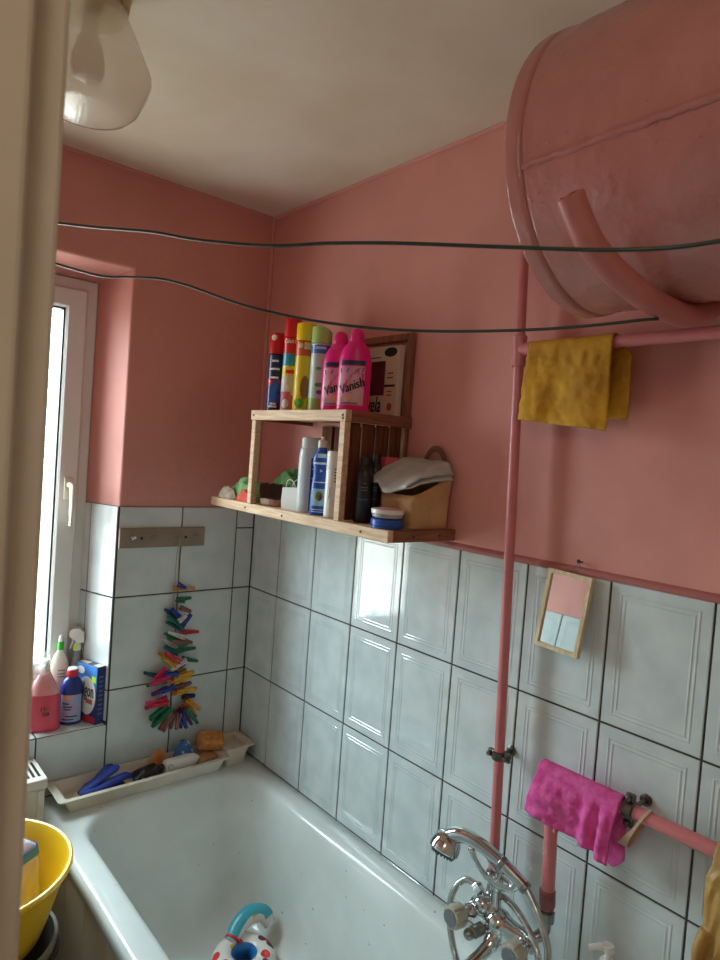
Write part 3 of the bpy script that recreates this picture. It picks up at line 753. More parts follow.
# two pink bottles
VPINK = mat('magenta_bottle', (232, 18, 128), 0.3, var=0.06, vscale=20)
LABELM = mat('bottle_label', (214, 170, 176), 0.35, col2=(206, 120, 150), vscale=9, stretch=(3, 3, 1))
NAVY = mat('navy_print', (28, 36, 78), 0.4, var=0.2)
LORG = mat('orange_print', (232, 168, 120), 0.4, var=0.25, vscale=40); LMAG = mat('magenta_print', (220, 60, 130), 0.35, var=0.1)
BLUEP = mat('blue_print', (50, 90, 150), 0.4, var=0.4, vscale=60)
def pink_bottle(label, x, y, rotz):
    t = thing('cleaner_bottle', label, 'bottle', (x, y, ZU), rotz, 'pink bottles on the upper shelf')
    a, b = 0.0435, 0.027
    prof = [(0.039, 0), (0.042, 0.003), (0.043, 0.02), (0.0435, 0.06), (0.0435, 0.115), (0.042, 0.140), (0.037, 0.160), (0.030, 0.172), (0.024, 0.178), (0.021, 0.185)]
    bm = B(); rings = []
    for r, z in prof:
        k = b/a if z < 0.14 else b/a+(1-b/a)*((z-0.14)/0.045)
        rings.append([(r*math.cos(2*PI*i/36), r*k*math.sin(2*PI*i/36), z) for i in range(36)])
    loft(bm, rings); obj('body', bm, VPINK, t, smooth=True)
    bm = B(); lathe(bm, [(0.0195, 0.1855), (0.0200, 0.189), (0.0190, 0.200), (0.0170, 0.210), (0.0125, 0.2165), (0.006, 0.2195), (0.001, 0.220)], 28); obj('cap', bm, VPINK, t, smooth=True)
    f = front_map(a, b); f2 = front_map(a, b, 0.0011); f3 = front_map(a, b, 0.0015)
    bm = B(); patch(bm, f, -0.0345, 0.030, 0.018, 0.118, 14, 6); lb = obj('label', bm, LABELM, t)
    bm = B(); patch(bm, f, -0.034, 0.030, 0.121, 0.133, 14, 1); obj('label_band', bm, NAVY, t)
    bm = B(); patch(bm, f2, 0, 0, 0, 0, poly=[(-0.034, 0.112), (-0.033, 0.100), (-0.014, 0.103), (-0.010, 0.113)]); obj('print', bm, BLUEP, lb)
    bm = B(); patch(bm, f2, 0, 0, 0, 0, poly=[(0.003, 0.096), (0.014, 0.112), (0.029, 0.116), (0.026, 0.106)]); obj('print', bm, NAVY, lb)
    bm = B(); patch(bm, f2, 0, 0, 0, 0, poly=[(-0.018, 0.078), (0.002, 0.102), (0.010, 0.112), (0.028, 0.100), (0.029, 0.06), (0.0, 0.05), (-0.02, 0.055)]); obj('print', bm, LMAG, lb)
    bm = B(); patch(bm, f2, 0, 0, 0, 0, poly=[(-0.026, 0.027), (-0.022, 0.040), (0.0, 0.044), (0.018, 0.052), (0.028, 0.050), (0.020, 0.036), (-0.004, 0.026)]); obj('print', bm, LORG, lb)
    bm = B(); patch(bm, f2, -0.030, 0.016, 0.0195, 0.0245, 10, 1); obj('print', bm, mat('grey_print', (130, 110, 120), 0.4), lb)
    bm = B(); put_text(bm, 'Vanish', 0.034, f3, -0.002, 0.066, 0.40, 0.25, wide=0.76, bold=0.0009)
    put_text(bm, '2', 0.012, f3, -0.027, 0.032)
    obj('lettering', bm, INK, lb, label='dark word Vanish on the label')
    return t
pink_bottle('pink cleaner bottle partly hidden behind the other pink one, next to the green cap', -0.158, -0.634, -0.80)
pink_bottle('pink cleaner bottle with its whole label showing, in front of the pale box', -0.165, -0.712, -0.86)

# pale box with red picture behind
t = thing('product_box', 'pale cardboard box with dark red picture at the right of the top shelf', 'box', (-0.031, -0.641, ZU), -PI/2)
MBOX = mat('pale_card', (206, 190, 176), 0.55, var=0.08)
bm = B(); box(bm, (-0.104, -0.010, 0.0005), (0.104, 0.010, 0.195), 0.001, 1); obj('carton', bm, MBOX, t)
ff = lambda u, z: Vector((u, -0.0106, z)); ff2 = lambda u, z: Vector((u, -0.0110, z))
bm = B(); patch(bm, ff, -0.06, 0.052, 0.060, 0.155, 4, 2); obj('picture', bm, mat('dark_red_picture', (110, 30, 44), 0.4, col2=(60, 20, 30), vscale=30), t)
bm = B(); patch(bm, ff, 0.05, 0.10, 0.008, 0.19, 4, 2); obj('print', bm, mat('warm_card', (210, 186, 158), 0.5, var=0.08), t)
bm = B(); disc(bm, ff2, 0.070, 0.178, 0.026, 0.013, 18); obj('print', bm, INK, t)
bm = B(); put_text(bm, 'vela', 0.062, ff2, 0.012, 0.033, 0.0, 0.2, wide=0.62, bold=0.0009); obj('lettering', bm, INK, t, label='black letters vela')
bm = B()
for z, w in ((0.120, 0.012), (0.108, 0.012), (0.070, 0.010), (0.060, 0.010)): patch(bm, ff2, 0.074-w, 0.074+w, z-0.002, z+0.002, 2, 1)
disc(bm, ff2, 0.078, 0.028, 0.010, 0.011)
obj('print', bm, mat('rust_print', (150, 70, 60), 0.5), t)
bm = B(); patch(bm, ff2, 0.052, 0.095, 0.083, 0.089, 2, 1); patch(bm, ff2, -0.03, 0.03, 0.164, 0.167, 3, 1); obj('print', bm, INK, t)

# ------------------------------------------------------------------ lower shelf contents
def heap(name, label, cat, m, loc, wx, wy, h, seed, folds=0.012, freq=26, rotz=0.0, group=None, nose=None):
    """a crumpled cloth lying in a low mound with a flat underside"""
    bm = B(); nr, nt_ = 16, 48
    rings = []
    for j in range(nr+1):
        q = j/nr
        ring = []
        for k in range(nt_):
            a = 2*PI*k/nt_
            rad = (1-q*0.985)
            x = math.cos(a)*rad; y = math.sin(a)*rad
            edge = 1+0.14*noise.noise(Vector((math.cos(a)*1.7, math.sin(a)*1.7, seed)))
            zz = h*(1-rad**2.6)
            nn = noise.noise(Vector((x*wx*freq, y*wy*freq, seed)))+0.5*noise.noise(Vector((x*wx*freq*2.3, y*wy*freq*2.3, seed+5)))
            rid = abs(nn)
            ring.append(Vector((x*wx*edge, y*wy*edge, max(0.0004, zz+folds*(0.6-1.6*rid)*min(1, q*4)))) if j > 0 else Vector((x*wx*edge, y*wy*edge, 0)))
        rings.append(ring)
    loft(bm, rings)
    o = obj(name, bm, m, None, smooth=True, angle=180)
    o.location = loc; o.rotation_euler = (0, 0, rotz)
    setp(o, label, cat, group)
    return o
GREENC = mat('green_cloth', (160, 206, 146), 0.9, col2=(116, 170, 106), vscale=18, bump=0.002, bscale=90)
heap('cloth', 'crumpled light green cloth at the left end of the lower shelf', 'cloth', GREENC, (-0.158, -0.212, ZL), 0.052, 0.106, 0.062, 3, 0.022)
heap('cloth', 'dark green cloth bunched behind the left shelf post', 'cloth', mat('dark_green_cloth', (104, 148, 84), 0.9, col2=(62, 98, 50), vscale=16, bump=0.002, bscale=90), (-0.078, -0.350, ZL), 0.066, 0.125, 0.098, 8, 0.024)
heap('cloth', 'off-white checked rag at the very left edge of the lower shelf', 'cloth', mat('offwhite_rag', (206, 196, 178), 0.9, col2=(170, 150, 130), vscale=40, bump=0.002, bscale=90), (-0.211, -0.170, ZL), 0.018, 0.055, 0.034, 5, 0.010)
heap('cloth', 'small coral red rag beside the left shelf post', 'cloth', mat('coral_cloth', (222, 92, 76), 0.9, var=0.2, bump=0.002, bscale=90), (-0.214, -0.275, ZL), 0.014, 0.042, 0.034, 6, 0.010)
# brown brush
t = thing('scrub_brush', 'dark brown bristle brush just right of the left shelf post', 'brush', (-0.182, -0.398, ZL), 0.15); t.scale = (1.15, 1.15, 1.3)
bm = B(); rnd = random.Random(2)
for i in range(420):
    x, y = rnd.uniform(-0.026, 0.026), rnd.uniform(-0.044, 0.044)
    if (x/0.028)**2+(y/0.046)**2 > 1: continue
    tube(bm, [(x, y, 0.016), (x*1.12+rnd.uniform(-.003, .003), y*1.12+rnd.uniform(-.003, .003), 0.046+rnd.uniform(-.004, .006))], [0.0013, 0.0008], 4)
br = obj('bristles', bm, mat('brown_bristle', (84, 46, 34), 0.7, var=0.3, vscale=50), t); br['kind'] = 'stuff'
bm = B(); lathe(bm, [(0.024, 0), (0.028, 0.004), (0.028, 0.014), (0.026, 0.017)], 28, M=Matrix.Diagonal((1, 1.6, 1, 1))); obj('brush_back', bm, WOODD, t, smooth=True)
# white bag-like carton with string
t = thing('gift_bag', 'small white paper bag with string handles on the lower shelf', 'bag', (-0.185, -0.499, ZL), -PI/2+0.25)
PAPER = mat('white_paper', (214, 212, 206), 0.6, var=0.08)
bm = B()
R_ = [[(-0.028, -0.016, 0), (0.028, -0.016, 0), (0.028, 0.016, 0), (-0.028, 0.016, 0)], [(-0.029, -0.017, 0.03), (0.029, -0.017, 0.03), (0.027, 0.015, 0.03), (-0.029, 0.017, 0.03)], [(-0.029, -0.014, 0.062), (0.029, -0.015, 0.064), (0.029, 0.012, 0.066), (-0.029, 0.013, 0.063)]]
loft(bm, R_, True, True, False); o = obj('bag_body', bm, PAPER, t); solid(o, 0.0008)
bm = B()
for s in (-1, 1):
    tube(bm, smooth_path([(-0.018, s*0.013, 0.062), (-0.012, s*0.016, 0.080), (0.002, s*0.018, 0.086), (0.014, s*0.016, 0.078), (0.019, s*0.013, 0.062)], 6), 0.0013, 6)
pieces('string_handle', bm, CREAM, t, smooth=True)

def round_bottle(name, label, cat, loc, prof, m, sy=1.0, rotz=None, seg=32, power=2.0, group=None):
    t = thing(name, label, cat, loc, facing(loc[0], loc[1]) if rotz is None else rotz, group)
    bm = B(); lathe(bm, prof, seg, sy, power=power); obj('body', bm, m, t, smooth=True)
    return t
# silver shampoo-like bottle
SILV = mat('silver_grey_plastic', (196, 204, 206), 0.3, var=0.08)
t = round_bottle('bottle', 'tall silver grey bottle with flip cap beneath the spray cans', 'bottle', (-0.176, -0.563, ZL), [(0.026, 0), (0.028, 0.003), (0.028, 0.05), (0.0285, 0.10), (0.028, 0.155), (0.0265, 0.172), (0.025, 0.176)], SILV, 0.82); t.scale = (1.22, 1.15, 1.01)
bm = B(); lathe(bm, [(0.0235, 0.1768), (0.0245, 0.180), (0.0245, 0.203), (0.022, 0.206), (0.002, 0.207)], 28, 0.85); obj('cap', bm, mat('silver_cap', (190, 192, 190), 0.3), t, smooth=True)
f = front_map(0.0285, 0.0285*0.82); bm = B(); patch(bm, f, 0.000, 0.0265, 0.006, 0.150, 8, 4); lb = obj('label', bm, mat('navy_label', (26, 42, 92), 0.35, var=0.2), t)
f2 = front_map(0.0285, 0.0285*0.82, 0.0012); bm = B()
for z in (0.018, 0.045, 0.062, 0.095, 0.12): patch(bm, f2, 0.003, 0.018, z-0.0012, z+0.0012, 4, 1)
obj('print', bm, WHITEINK, lb)
# blue squeeze bottle
BLUEB = mat('royal_blue_bottle', (28, 84, 176), 0.3, var=0.1)
t = round_bottle('bottle', 'royal blue squeeze bottle with white nozzle on the lower shelf', 'bottle', (-0.192, -0.632, ZL), [(0.022, 0), (0.024, 0.003), (0.024, 0.05), (0.0225, 0.085), (0.020, 0.105), (0.0205, 0.125), (0.0235, 0.140), (0.023, 0.152), (0.018, 0.166), (0.0125, 0.174), (0.0115, 0.182)], BLUEB, 0.8)
bm = B(); lathe(bm, [(0.0125, 0.1825), (0.0125, 0.199), (0.0105, 0.202), (0.005, 0.203), (0.0045, 0.211), (0.002, 0.212)], 20); obj('nozzle', bm, CREAM, t, smooth=True)
f = front_map(0.0245, 0.0196)
bm = B(); patch(bm, f, -0.019, 0.019, 0.026, 0.072, 8, 2); lb = obj('label', bm, mat('pale_blue_label', (150, 200, 220), 0.35, var=0.15, vscale=60), t)
f2 = front_map(0.0245, 0.0196, 0.0013); bm = B(); disc(bm, f2, 0.0, 0.052, 0.010, 0.013); obj('picture', bm, mat('olive_picture', (128, 120, 70), 0.4, var=0.5, vscale=150), lb)
bm = B(); disc(bm, f2, 0.002, 0.050, 0.004, 0.009, 10); obj('picture', bm, INK, lb)
bm = B()
fw = front_map(0.0255, 0.0204); patch(bm, fw, -0.021, 0.019, 0.137, 0.143, 8, 1); patch(bm, front_map(0.026, 0.021), -0.012, 0.012, 0.155, 0.166, 6, 1); disc(bm, front_map(0.0235, 0.0190), 0.0, 0.120, 0.005, 0.005, 3)
for z in (0.010, 0.016): patch(bm, f, -0.019, 0.019, z-0.001, z+0.001, 8, 1)
patch(bm, f, -0.016, 0.016, 0.088, 0.091, 8, 1)
obj('print', bm, mat('pale_print_blue', (190, 214, 226), 0.4), t)
# white can with black dashes
t = round_bottle('can', 'white deodorant can with five short black bars beside the right post', 'can', (-0.190, -0.688, ZL), [(0.020, 0), (0.022, 0.002), (0.022, 0.124), (0.0215, 0.125), (0.0215, 0.127), (0.022, 0.128), (0.0218, 0.170), (0.019, 0.175), (0.002, 0.176)], mat('white_can', (226, 224, 218), 0.3, var=0.05))
f = front_map(0.022, 0.022); bm = B()
for i, z in enumerate((0.096, 0.104, 0.112, 0.120, 0.128)): patch(bm, f, 0.000, 0.0175, z-0.0014, z+0.0014, 6, 1)
tube(bm, [f(-0.012, 0.05), f(-0.008, 0.065), f(-0.009, 0.08)], 0.0006, 5)
obj('print', bm, INK, t)
# black bottles in the shaded compartment
BLK = mat('black_bottle', (26, 26, 32), 0.3, var=0.2)
for (x, y, rb, h, lab) in ((-0.178, -0.798, 0.022, 0.168, 'black bottle at the shelf front, just right of the slatted side panel'), (-0.133, -0.787, 0.017, 0.176, 'slim black bottle behind the other black one, beside the pink and dark red box')):
    t = round_bottle('bottle', lab, 'bottle', (x, y, ZL), [(rb*0.9, 0), (rb, 0.003), (rb, h*0.72), (rb*0.93, h*0.80), (rb*0.6, h*0.86), (rb*0.52, h*0.87)], BLK, 0.9, group='black bottles on the lower shelf')
    bm = B(); lathe(bm, [(rb*0.58, h*0.872), (rb*0.58, h*0.985), (rb*0.48, h), (0.002, h)], 24); obj('cap', bm, BLACK, t, smooth=True)
    f = front_map(rb, rb*0.9); bm = B()
    for z, w in ((0.09, 0.42), (0.083, 0.36), (0.06, 0.55), (0.10, 0.22)): patch(bm, f, -w*rb, w*rb, z-0.0012, z+0.0012, 6, 1)
    obj('print', bm, mat('grey_text_print', (96, 104, 112), 0.5), t)
t = thing('product_box', 'small pink and dark red box between the slatted side panel and the pouch', 'box', (-0.088, -0.788, ZL), 0)
bm = B(); box(bm, (-0.024, -0.013, 0.0003), (0.024, 0.013, 0.170), 0.001, 1); obj('carton', bm, mat('pink_card', (214, 92, 104), 0.5, var=0.1), t)
bm = B(); patch(bm, lambda u, z: Vector((u, -0.0136, z)), -0.023, 0.023, 0.02, 0.14, 3, 2); obj('print', bm, mat('dark_red_card', (96, 24, 34), 0.5, var=0.2), t)
# two stacked round jars
t = thing('jar', 'flat round blue jar under the pink lidded one, at the shelf corner', 'jar', (-0.188, -0.902, ZL), facing(-.188, -.902), 'flat jars at the shelf corner')
bm = B(); lathe(bm, [(0.036, 0), (0.039, 0.002), (0.039, 0.006), (0.037, 0.007), (0.037, 0.008), (0.039, 0.009), (0.039, 0.021), (0.037, 0.0235), (0.002, 0.024)], 40); obj('jar_body', bm, mat('blue_tin', (34, 82, 176), 0.3, var=0.1), t, smooth=True)
t2 = thing('jar', 'flat white jar with pale pink lid, stacked on the blue jar', 'jar', (-0.188, -0.902, ZL+0.0243), facing(-.188, -.902), 'flat jars at the shelf corner')
bm = B(); lathe(bm, [(0.030, 0), (0.035, 0.002), (0.037, 0.006), (0.037, 0.011)], 40); obj('jar_body', bm, mat('frosted_jar', (190, 190, 190), 0.25, var=0.2, vscale=30, trans=0.2), t2, smooth=True)
bm = B(); lathe(bm, [(0.0375, 0.0112), (0.0395, 0.012), (0.0395, 0.020), (0.0385, 0.0215)], 40); ld = obj('lid', bm, WHITEP, t2, smooth=True)
bm = B(); lathe(bm, [(0.038, 0.0217), (0.036, 0.0225), (0.002, 0.0227)], 40); obj('lid_disc', bm, mat('pale_pink_disc', (214, 160, 156), 0.4), ld, smooth=True)
# beige fabric pouch
t = thing('pouch', 'beige fabric pouch with brown loop handle at the right end of the shelf', 'bag', (-0.074, -0.879, ZL), 0)
BEIGE = mat('beige_fabric', (206, 170, 122), 0.85, col2=(184, 146, 98), vscale=10, bump=0.0015, bscale=80)
bm = B(); rings = []
for z, e, s in ((0.0, 0.004, 0), (0.003, 0.0, 0), (0.03, 0.001, .3), (0.06, -0.001, .7), (0.09, -0.003, 1.0), (0.105, -0.002, 1.0)):
    q = rrect(-0.066+e, 0.066-e, -0.062+e, 0.062-e, 0.02, z, 6)
    rings.append([(x, y*(1-0.02*s)+0.004*s*noise.noise(Vector((x*40, y*40, z*20))), zz+s*(0.022*(-y/0.07)+0.004*noise.noise(Vector((x*30, y*30, 2))))) for x, y, zz in rings_ ] if False else [(x+0.004*s*noise.noise(Vector((x*35, y*35, z*25+3))), y+0.004*s*noise.noise(Vector((x*35, y*35, z*25))), zz+s*0.026*(x/0.066)) for x, y, zz in q])
loft(bm, rings, True, True, False)
o = obj('pouch_body', bm, BEIGE, t, smooth=True, angle=60); solid(o, 0.003)
bm = B()
q = rrect(-0.065, 0.065, -0.061, 0.061, 0.02, 0.103, 6)
tube(bm, [(x+0.004*noise.noise(Vector((x*35, y*35, 5.5))), y, z+0.026*(x/0.066)) for x, y, z in q+[q[0]]], 0.0035, 8)
obj('piping', bm, mat('tan_binding', (206, 158, 96), 0.8, var=0.1), t, smooth=True)
bm = B()
tube(bm, smooth_path([(0.054, 0.030, 0.125), (0.058, 0.032, 0.165), (0.058, 0.012, 0.196), (0.058, -0.014, 0.198), (0.060, -0.034, 0.170), (0.056, -0.036, 0.125)], 6), 0.0075, 10, flat=(0.35, 1.0))
obj('handle', bm, mat('brown_strap', (120, 74, 52), 0.7, var=0.2), t, smooth=True, label='brown loop handle')
# grey cloth on top of the pouch
GREYC = mat('grey_cloth', (196, 200, 196), 0.85, col2=(168, 172, 170), vscale=12, bump=0.0015, bscale=70)
bm = B()
def gc(u, v):
    lay = 0 if u < 0.5 else 1
    k = (1-u*2) if lay == 0 else (u*2-1)          # 1 at the wall, 0 at the folded front edge
    A = Vector((-0.168, -0.800, 1.564)); E_ = Vector((-0.165, -0.930, 1.555)); Bk = Vector((-0.022, -0.790, 1.632)); Ck = Vector((-0.020, -0.950, 1.624))
    p = (A*(1-v)+E_*v)*(1-k)+(Bk*(1-v)+Ck*v)*k
    p.z += 0.010*math.sin(v*7.5+0.4)*(1-k)**2+0.012*math.sin(PI*k)+0.004*noise.noise(Vector((k*5, v*5, 1+lay)))
    e = 1-math.exp(-k*14)
    p.z += (0.007 if lay == 0 else -0.007)*e
    p.z -= 0.030*max(0, v-0.86)/0.14*k
    p.x += 0.006*math.sin(v*9)
    return Vector((min(p.x, -0.008), p.y, p.z))
grid(bm, gc, 48, 30)
o = obj('cloth', bm, GREYC, None, smooth=True, angle=180); solid(o, 0.004)
setp(o, 'grey folded cloth lying on top of the beige pouch', 'cloth')

# ------------------------------------------------------------------ hook rail and pegs
rk = thing('hook_rail', 'narrow grey-brown painted hook rail screwed to the tiles', 'hook rail', (-0.348, -0.006, 1.32))
RAIL = mat('greybrown_paint', (150, 134, 116), 0.55, col2=(132, 114, 98), vscale=10, bump=0.0006, bscale=50)
bm = B(); box(bm, (-0.4945, -0.017, 1.288), (-0.203, -0.0062, 1.351), 0.002, 2); obj('board', bm, RAIL, rk, world=True)
HX = (-0.453, -0.388, -0.305, -0.241)
for i, x in enumerate(HX):
    bm = B()
    lathe(bm, [(0.0060, 0), (0.0060, 0.002), (0.0030, 0.004), (0.0026, 0.014), (0.0050, 0.017), (0.0055, 0.021), (0.003, 0.0235), (0.0005, 0.024)], 14, M=axisM((x, -0.017, 1.319), (0, -1, 0.35)))
    obj('hook', bm, CHROME if i == 0 else RAIL, rk, smooth=True, world=True)
bm = B()
for x in (-0.424, -0.273): cyl(bm, (x, -0.0165, 1.319), (x, -0.0180, 1.319), 0.0048, 12)
pieces('screw', bm, mat('dark_screw', (50, 44, 40), 0.5, metal=0.5), rk, world=True)

bm = B()
strand = [(-0.302, -0.034, 1.318), (-0.303, -0.022, 1.25), (-0.300, -0.014, 1.16), (-0.300, -0.014, 1.08), (-0.286, -0.016, 1.03), (-0.284, -0.016, 0.96), (-0.288, -0.016, 0.90), (-0.316, -0.016, 0.85), (-0.324, -0.016, 0.80), (-0.312, -0.016, 0.765), (-0.294, -0.016, 0.738), (-0.272, -0.016, 0.732), (-0.252, -0.016, 0.742), (-0.246, -0.016, 0.765), (-0.274, -0.016, 0.795), (-0.286, -0.016, 0.83), (-0.270, -0.016, 0.89), (-0.268, -0.016, 0.95), (-0.270, -0.016, 1.01), (-0.290, -0.016, 1.07), (-0.290, -0.016, 1.15), (-0.294, -0.020, 1.25), (-0.300, -0.034, 1.318)]
tube(bm, smooth_path(strand, 5), 0.0011, 6)
o = obj('string', bm, mat('beige_string', (176, 160, 140), 0.9, var=0.2), None, smooth=True)
setp(o, 'thin beige string hanging from the hook rail, holding the clothes pegs', 'string')
PEGS = [('o',-0.23,1.143,-0.305,1.148),('b',-0.279,1.156,-0.298,1.165),('g',-0.262,1.121,-0.299,1.119),('g',-0.273,1.103,-0.296,1.112),('n',-0.254,1.073,-0.291,1.088),('b',-0.327,1.078,-0.274,1.047),('g',-0.322,1.057,-0.265,1.019),('b',-0.256,1.063,-0.286,1.029),('t',-0.324,1.04,-0.275,1.012),('w',-0.322,1.01,-0.265,0.984),('r',-0.207,0.99,-0.269,0.995),('n',-0.239,0.963,-0.282,0.98),('g',-0.328,0.992,-0.275,0.964),('w',-0.332,0.986,-0.284,0.945),('t',-0.334,0.963,-0.285,0.933),('g',-0.216,0.935,-0.277,0.934),('g',-0.213,0.895,-0.267,0.911),('r',-0.333,0.943,-0.282,0.908),('y',-0.342,0.935,-0.29,0.895),('w',-0.306,0.881,-0.255,0.909),('t',-0.386,0.877,-0.336,0.856),('p',-0.326,0.889,-0.357,0.854),('p',-0.379,0.849,-0.316,0.862),('g',-0.377,0.837,-0.311,0.842),('y',-0.232,0.865,-0.297,0.852),('b',-0.248,0.884,-0.294,0.863),('y',-0.235,0.847,-0.302,0.832),('b',-0.338,0.816,-0.295,0.828),('v',-0.36,0.804,-0.306,0.815),('p',-0.386,0.788,-0.319,0.779),('p',-0.373,0.757,-0.314,0.774),('p',-0.371,0.772,-0.311,0.787),('y',-0.221,0.808,-0.285,0.805),('o',-0.228,0.798,-0.29,0.793),('d',-0.219,0.78,-0.263,0.784),('n',-0.245,0.84,-0.273,0.803),('g',-0.366,0.727,-0.308,0.76),('g',-0.359,0.713,-0.302,0.754),('g',-0.347,0.705,-0.297,0.75),('n',-0.335,0.69,-0.298,0.739),('n',-0.313,0.68,-0.291,0.732),('n',-0.292,0.681,-0.281,0.735),('n',-0.281,0.683,-0.274,0.732),('b',-0.251,0.671,-0.268,0.731),('b',-0.242,0.676,-0.263,0.734),('r',-0.23,0.672,-0.258,0.734),('v',-0.218,0.679,-0.255,0.737),('g',-0.208,0.689,-0.249,0.744),('r',-0.2,0.699,-0.244,0.751),('o',-0.198,0.731,-0.242,0.769),('y',-0.193,0.726,-0.236,0.771)]
PEGS += [('g',-0.331,1.004,-0.28,0.975),('n',-0.318,0.985,-0.27,0.97),('r',-0.262,0.975,-0.3,0.968),('y',-0.336,0.925,-0.284,0.885),('g',-0.24,0.955,-0.285,0.945),('p',-0.368,0.84,-0.312,0.873),('b',-0.33,0.874,-0.285,0.867),('g',-0.352,0.696,-0.3,0.745),('g',-0.37,0.738,-0.311,0.764),('y',-0.243,0.862,-0.3,0.842),('n',-0.232,0.823,-0.287,0.81),('r',-0.374,0.78,-0.315,0.776),('o',-0.205,0.709,-0.243,0.757),('n',-0.322,0.682,-0.294,0.735),('t',-0.318,1.068,-0.272,1.04),('b',-0.312,1.082,-0.268,1.035),('w',-0.276,1.06,-0.297,1.045)]
PC = {'o': ('orange', (226, 146, 40)), 'b': ('blue', (36, 60, 150)), 'g': ('green', (16, 112, 76)), 'n': ('brown', (140, 90, 80)), 't': ('teal', (14, 92, 104)),
      'w': ('white', (216, 212, 204)), 'r': ('red', (206, 36, 44)), 'y': ('yellow', (216, 160, 34)), 'p': ('pink', (216, 48, 110)), 'v': ('purple', (106, 44, 120)), 'd': ('dark blue', (24, 34, 60))}
def peg_mesh(key):
    bm = B(); L = 0.070
    for s in (-1, 1):
        M = Matrix.Translation((0.018, 0, 0)) @ Matrix.Rotation(s*0.055, 4, 'Y') @ Matrix.Translation((-0.018, 0, s*0.0042))
        vs = box(bm, (0, -0.0056, -0.0034), (L, 0.0056, 0.0034), 0.0008, 1, M=M)
    tube(bm, [(0.026+0.0034*math.cos(a), -0.0056, 0.0034*math.sin(a)) for a in [2*PI*k/10 for k in range(11)]], 0.0007, 5, mi=1)
    for q in range(3):
        tube(bm, [(0.026+0.0038*math.cos(a), -0.004+0.004*q, 0.0075*math.sin(a)) for a in [2*PI*k/12 for k in range(13)]], 0.0006, 5, mi=1)
    me = bpy.data.meshes.new('clothes_peg'); bmesh.ops.recalc_face_normals(bm, faces=bm.faces); bm.to_mesh(me); bm.free()
    me.materials.append(mat('peg_'+key, PC[key][1], 0.6, var=0.25, vscale=60)); me.materials.append(STEEL)
    return me
PM = {}
def where(x, z):
    if z > 1.0: return 'near the top of the hanging string'
    if z > 0.90: return 'in the upper middle of the hanging string'
    if z > 0.825: return 'in the middle of the hanging string'
    if z > 0.755: return 'on the left side of the string loop' if x < -0.3 else 'on the right side of the string loop'
    return 'at the bottom left of the string loop' if x < -0.268 else 'at the bottom right of the string loop'
cnt = {}
for c, *_r in PEGS:
    k = (c, where((_r[0]+_r[2])/2, (_r[1]+_r[3])/2)); cnt[k] = cnt.get(k, 0)+1
layer = 0
for i, (c, ax, az, bx, bz) in enumerate(PEGS):
    if c not in PM: PM[c] = peg_mesh(c)
    o = bpy.data.objects.new('clothes_peg', PM[c]); COL.objects.link(o)
    d = Vector((ax-bx, 0, az-bz)); L = d.length
    # jaw end at the string, tail pointing outward
    a = math.atan2(d.z, d.x)
    layer = (i*2) % 5
    o.location = (bx, -0.0145-0.0118*layer*0.85, bz)
    o.rotation_euler = (random.uniform(-0.35, 0.35), -a, random.uniform(-0.10, 0.02) if math.cos(a) > 0 else random.uniform(-0.02, 0.10))
    s = max(0.45, min(1.08, L/0.066)); o.scale = (s, 1, 1)
    w = where((ax+bx)/2, (az+bz)/2)
    setp(o, f'{PC[c][0]} wooden clothes peg clipped {w}', 'clothes peg', 'clothes pegs on the hanging string')

# ------------------------------------------------------------------ window sill items
SZ = SILL+0.0004
def sill(x, y): return (x, y, SZ)
# pink liquid spray bottle in clear plastic
t = thing('spray_bottle', 'translucent bottle of pink liquid with white shoulder, leftmost on the window sill', 'bottle', sill(-0.672, 0.052), facing(-.672, .052))
PLIQ = mat('pink_liquid_plastic', (232, 78, 104), 0.25, var=0.12, vscale=12, trans=0.15)
bm = B(); lathe(bm, [(0.046, 0), (0.049, 0.003), (0.049, 0.02), (0.0475, 0.07), (0.045, 0.10), (0.0425, 0.112)], 40, 0.62, power=2.6); obj('body', bm, PLIQ, t, smooth=True)
bm = B(); lathe(bm, [(0.0422, 0.1122), (0.038, 0.125), (0.030, 0.145), (0.021, 0.162), (0.015, 0.176), (0.0135, 0.186)], 40, 0.7, power=2.3)
obj('shoulder', bm, mat('milky_plastic', (226, 196, 190), 0.25, col2=(226, 150, 150), vscale=10, trans=0.25), t, smooth=True)
bm = B(); lathe(bm, [(0.0145, 0.1865), (0.0145, 0.199), (0.011, 0.201), (0.010, 0.214), (0.004, 0.218), (0.001, 0.219)], 20)
obj('cap', bm, WHITEP, t, smooth=True)
f = front_map(0.0475, 0.0475*0.66, 0.0012); bm = B()
put_text(bm, '11:-', 0.018, f, 0.004, 0.072, bold=0.0006); put_text(bm, '20', 0.017, f, 0.007, 0.056, wide=1.25, bold=0.0006)
obj('lettering', bm, INK, t, label='handwritten black marks')
# clear film wrapped round the pink bottle's neck
bm = B()
def film(u, v):
    a = u*2*PI; r = 0.016+0.010*v+0.004*noise.noise(Vector((math.cos(a)*2, math.sin(a)*2, v*4)))
    return Vector((-0.010+r*math.cos(a)*1.1-0.006*v, r*math.sin(a)*0.8, 0.235-0.062*v+0.006*noise.noise(Vector((math.cos(a)*3, math.sin(a)*3, 7)))))
grid(bm, film, 28, 10)
FILM, nt, b_ = new_mat('clear_film'); b_.inputs['Base Color'].default_value = (0.9, 0.92, 0.9, 1); b_.inputs['Roughness'].default_value = 0.15; b_.inputs['Alpha'].default_value = 0.35
o = obj('plastic_film', bm, FILM, t, smooth=True)
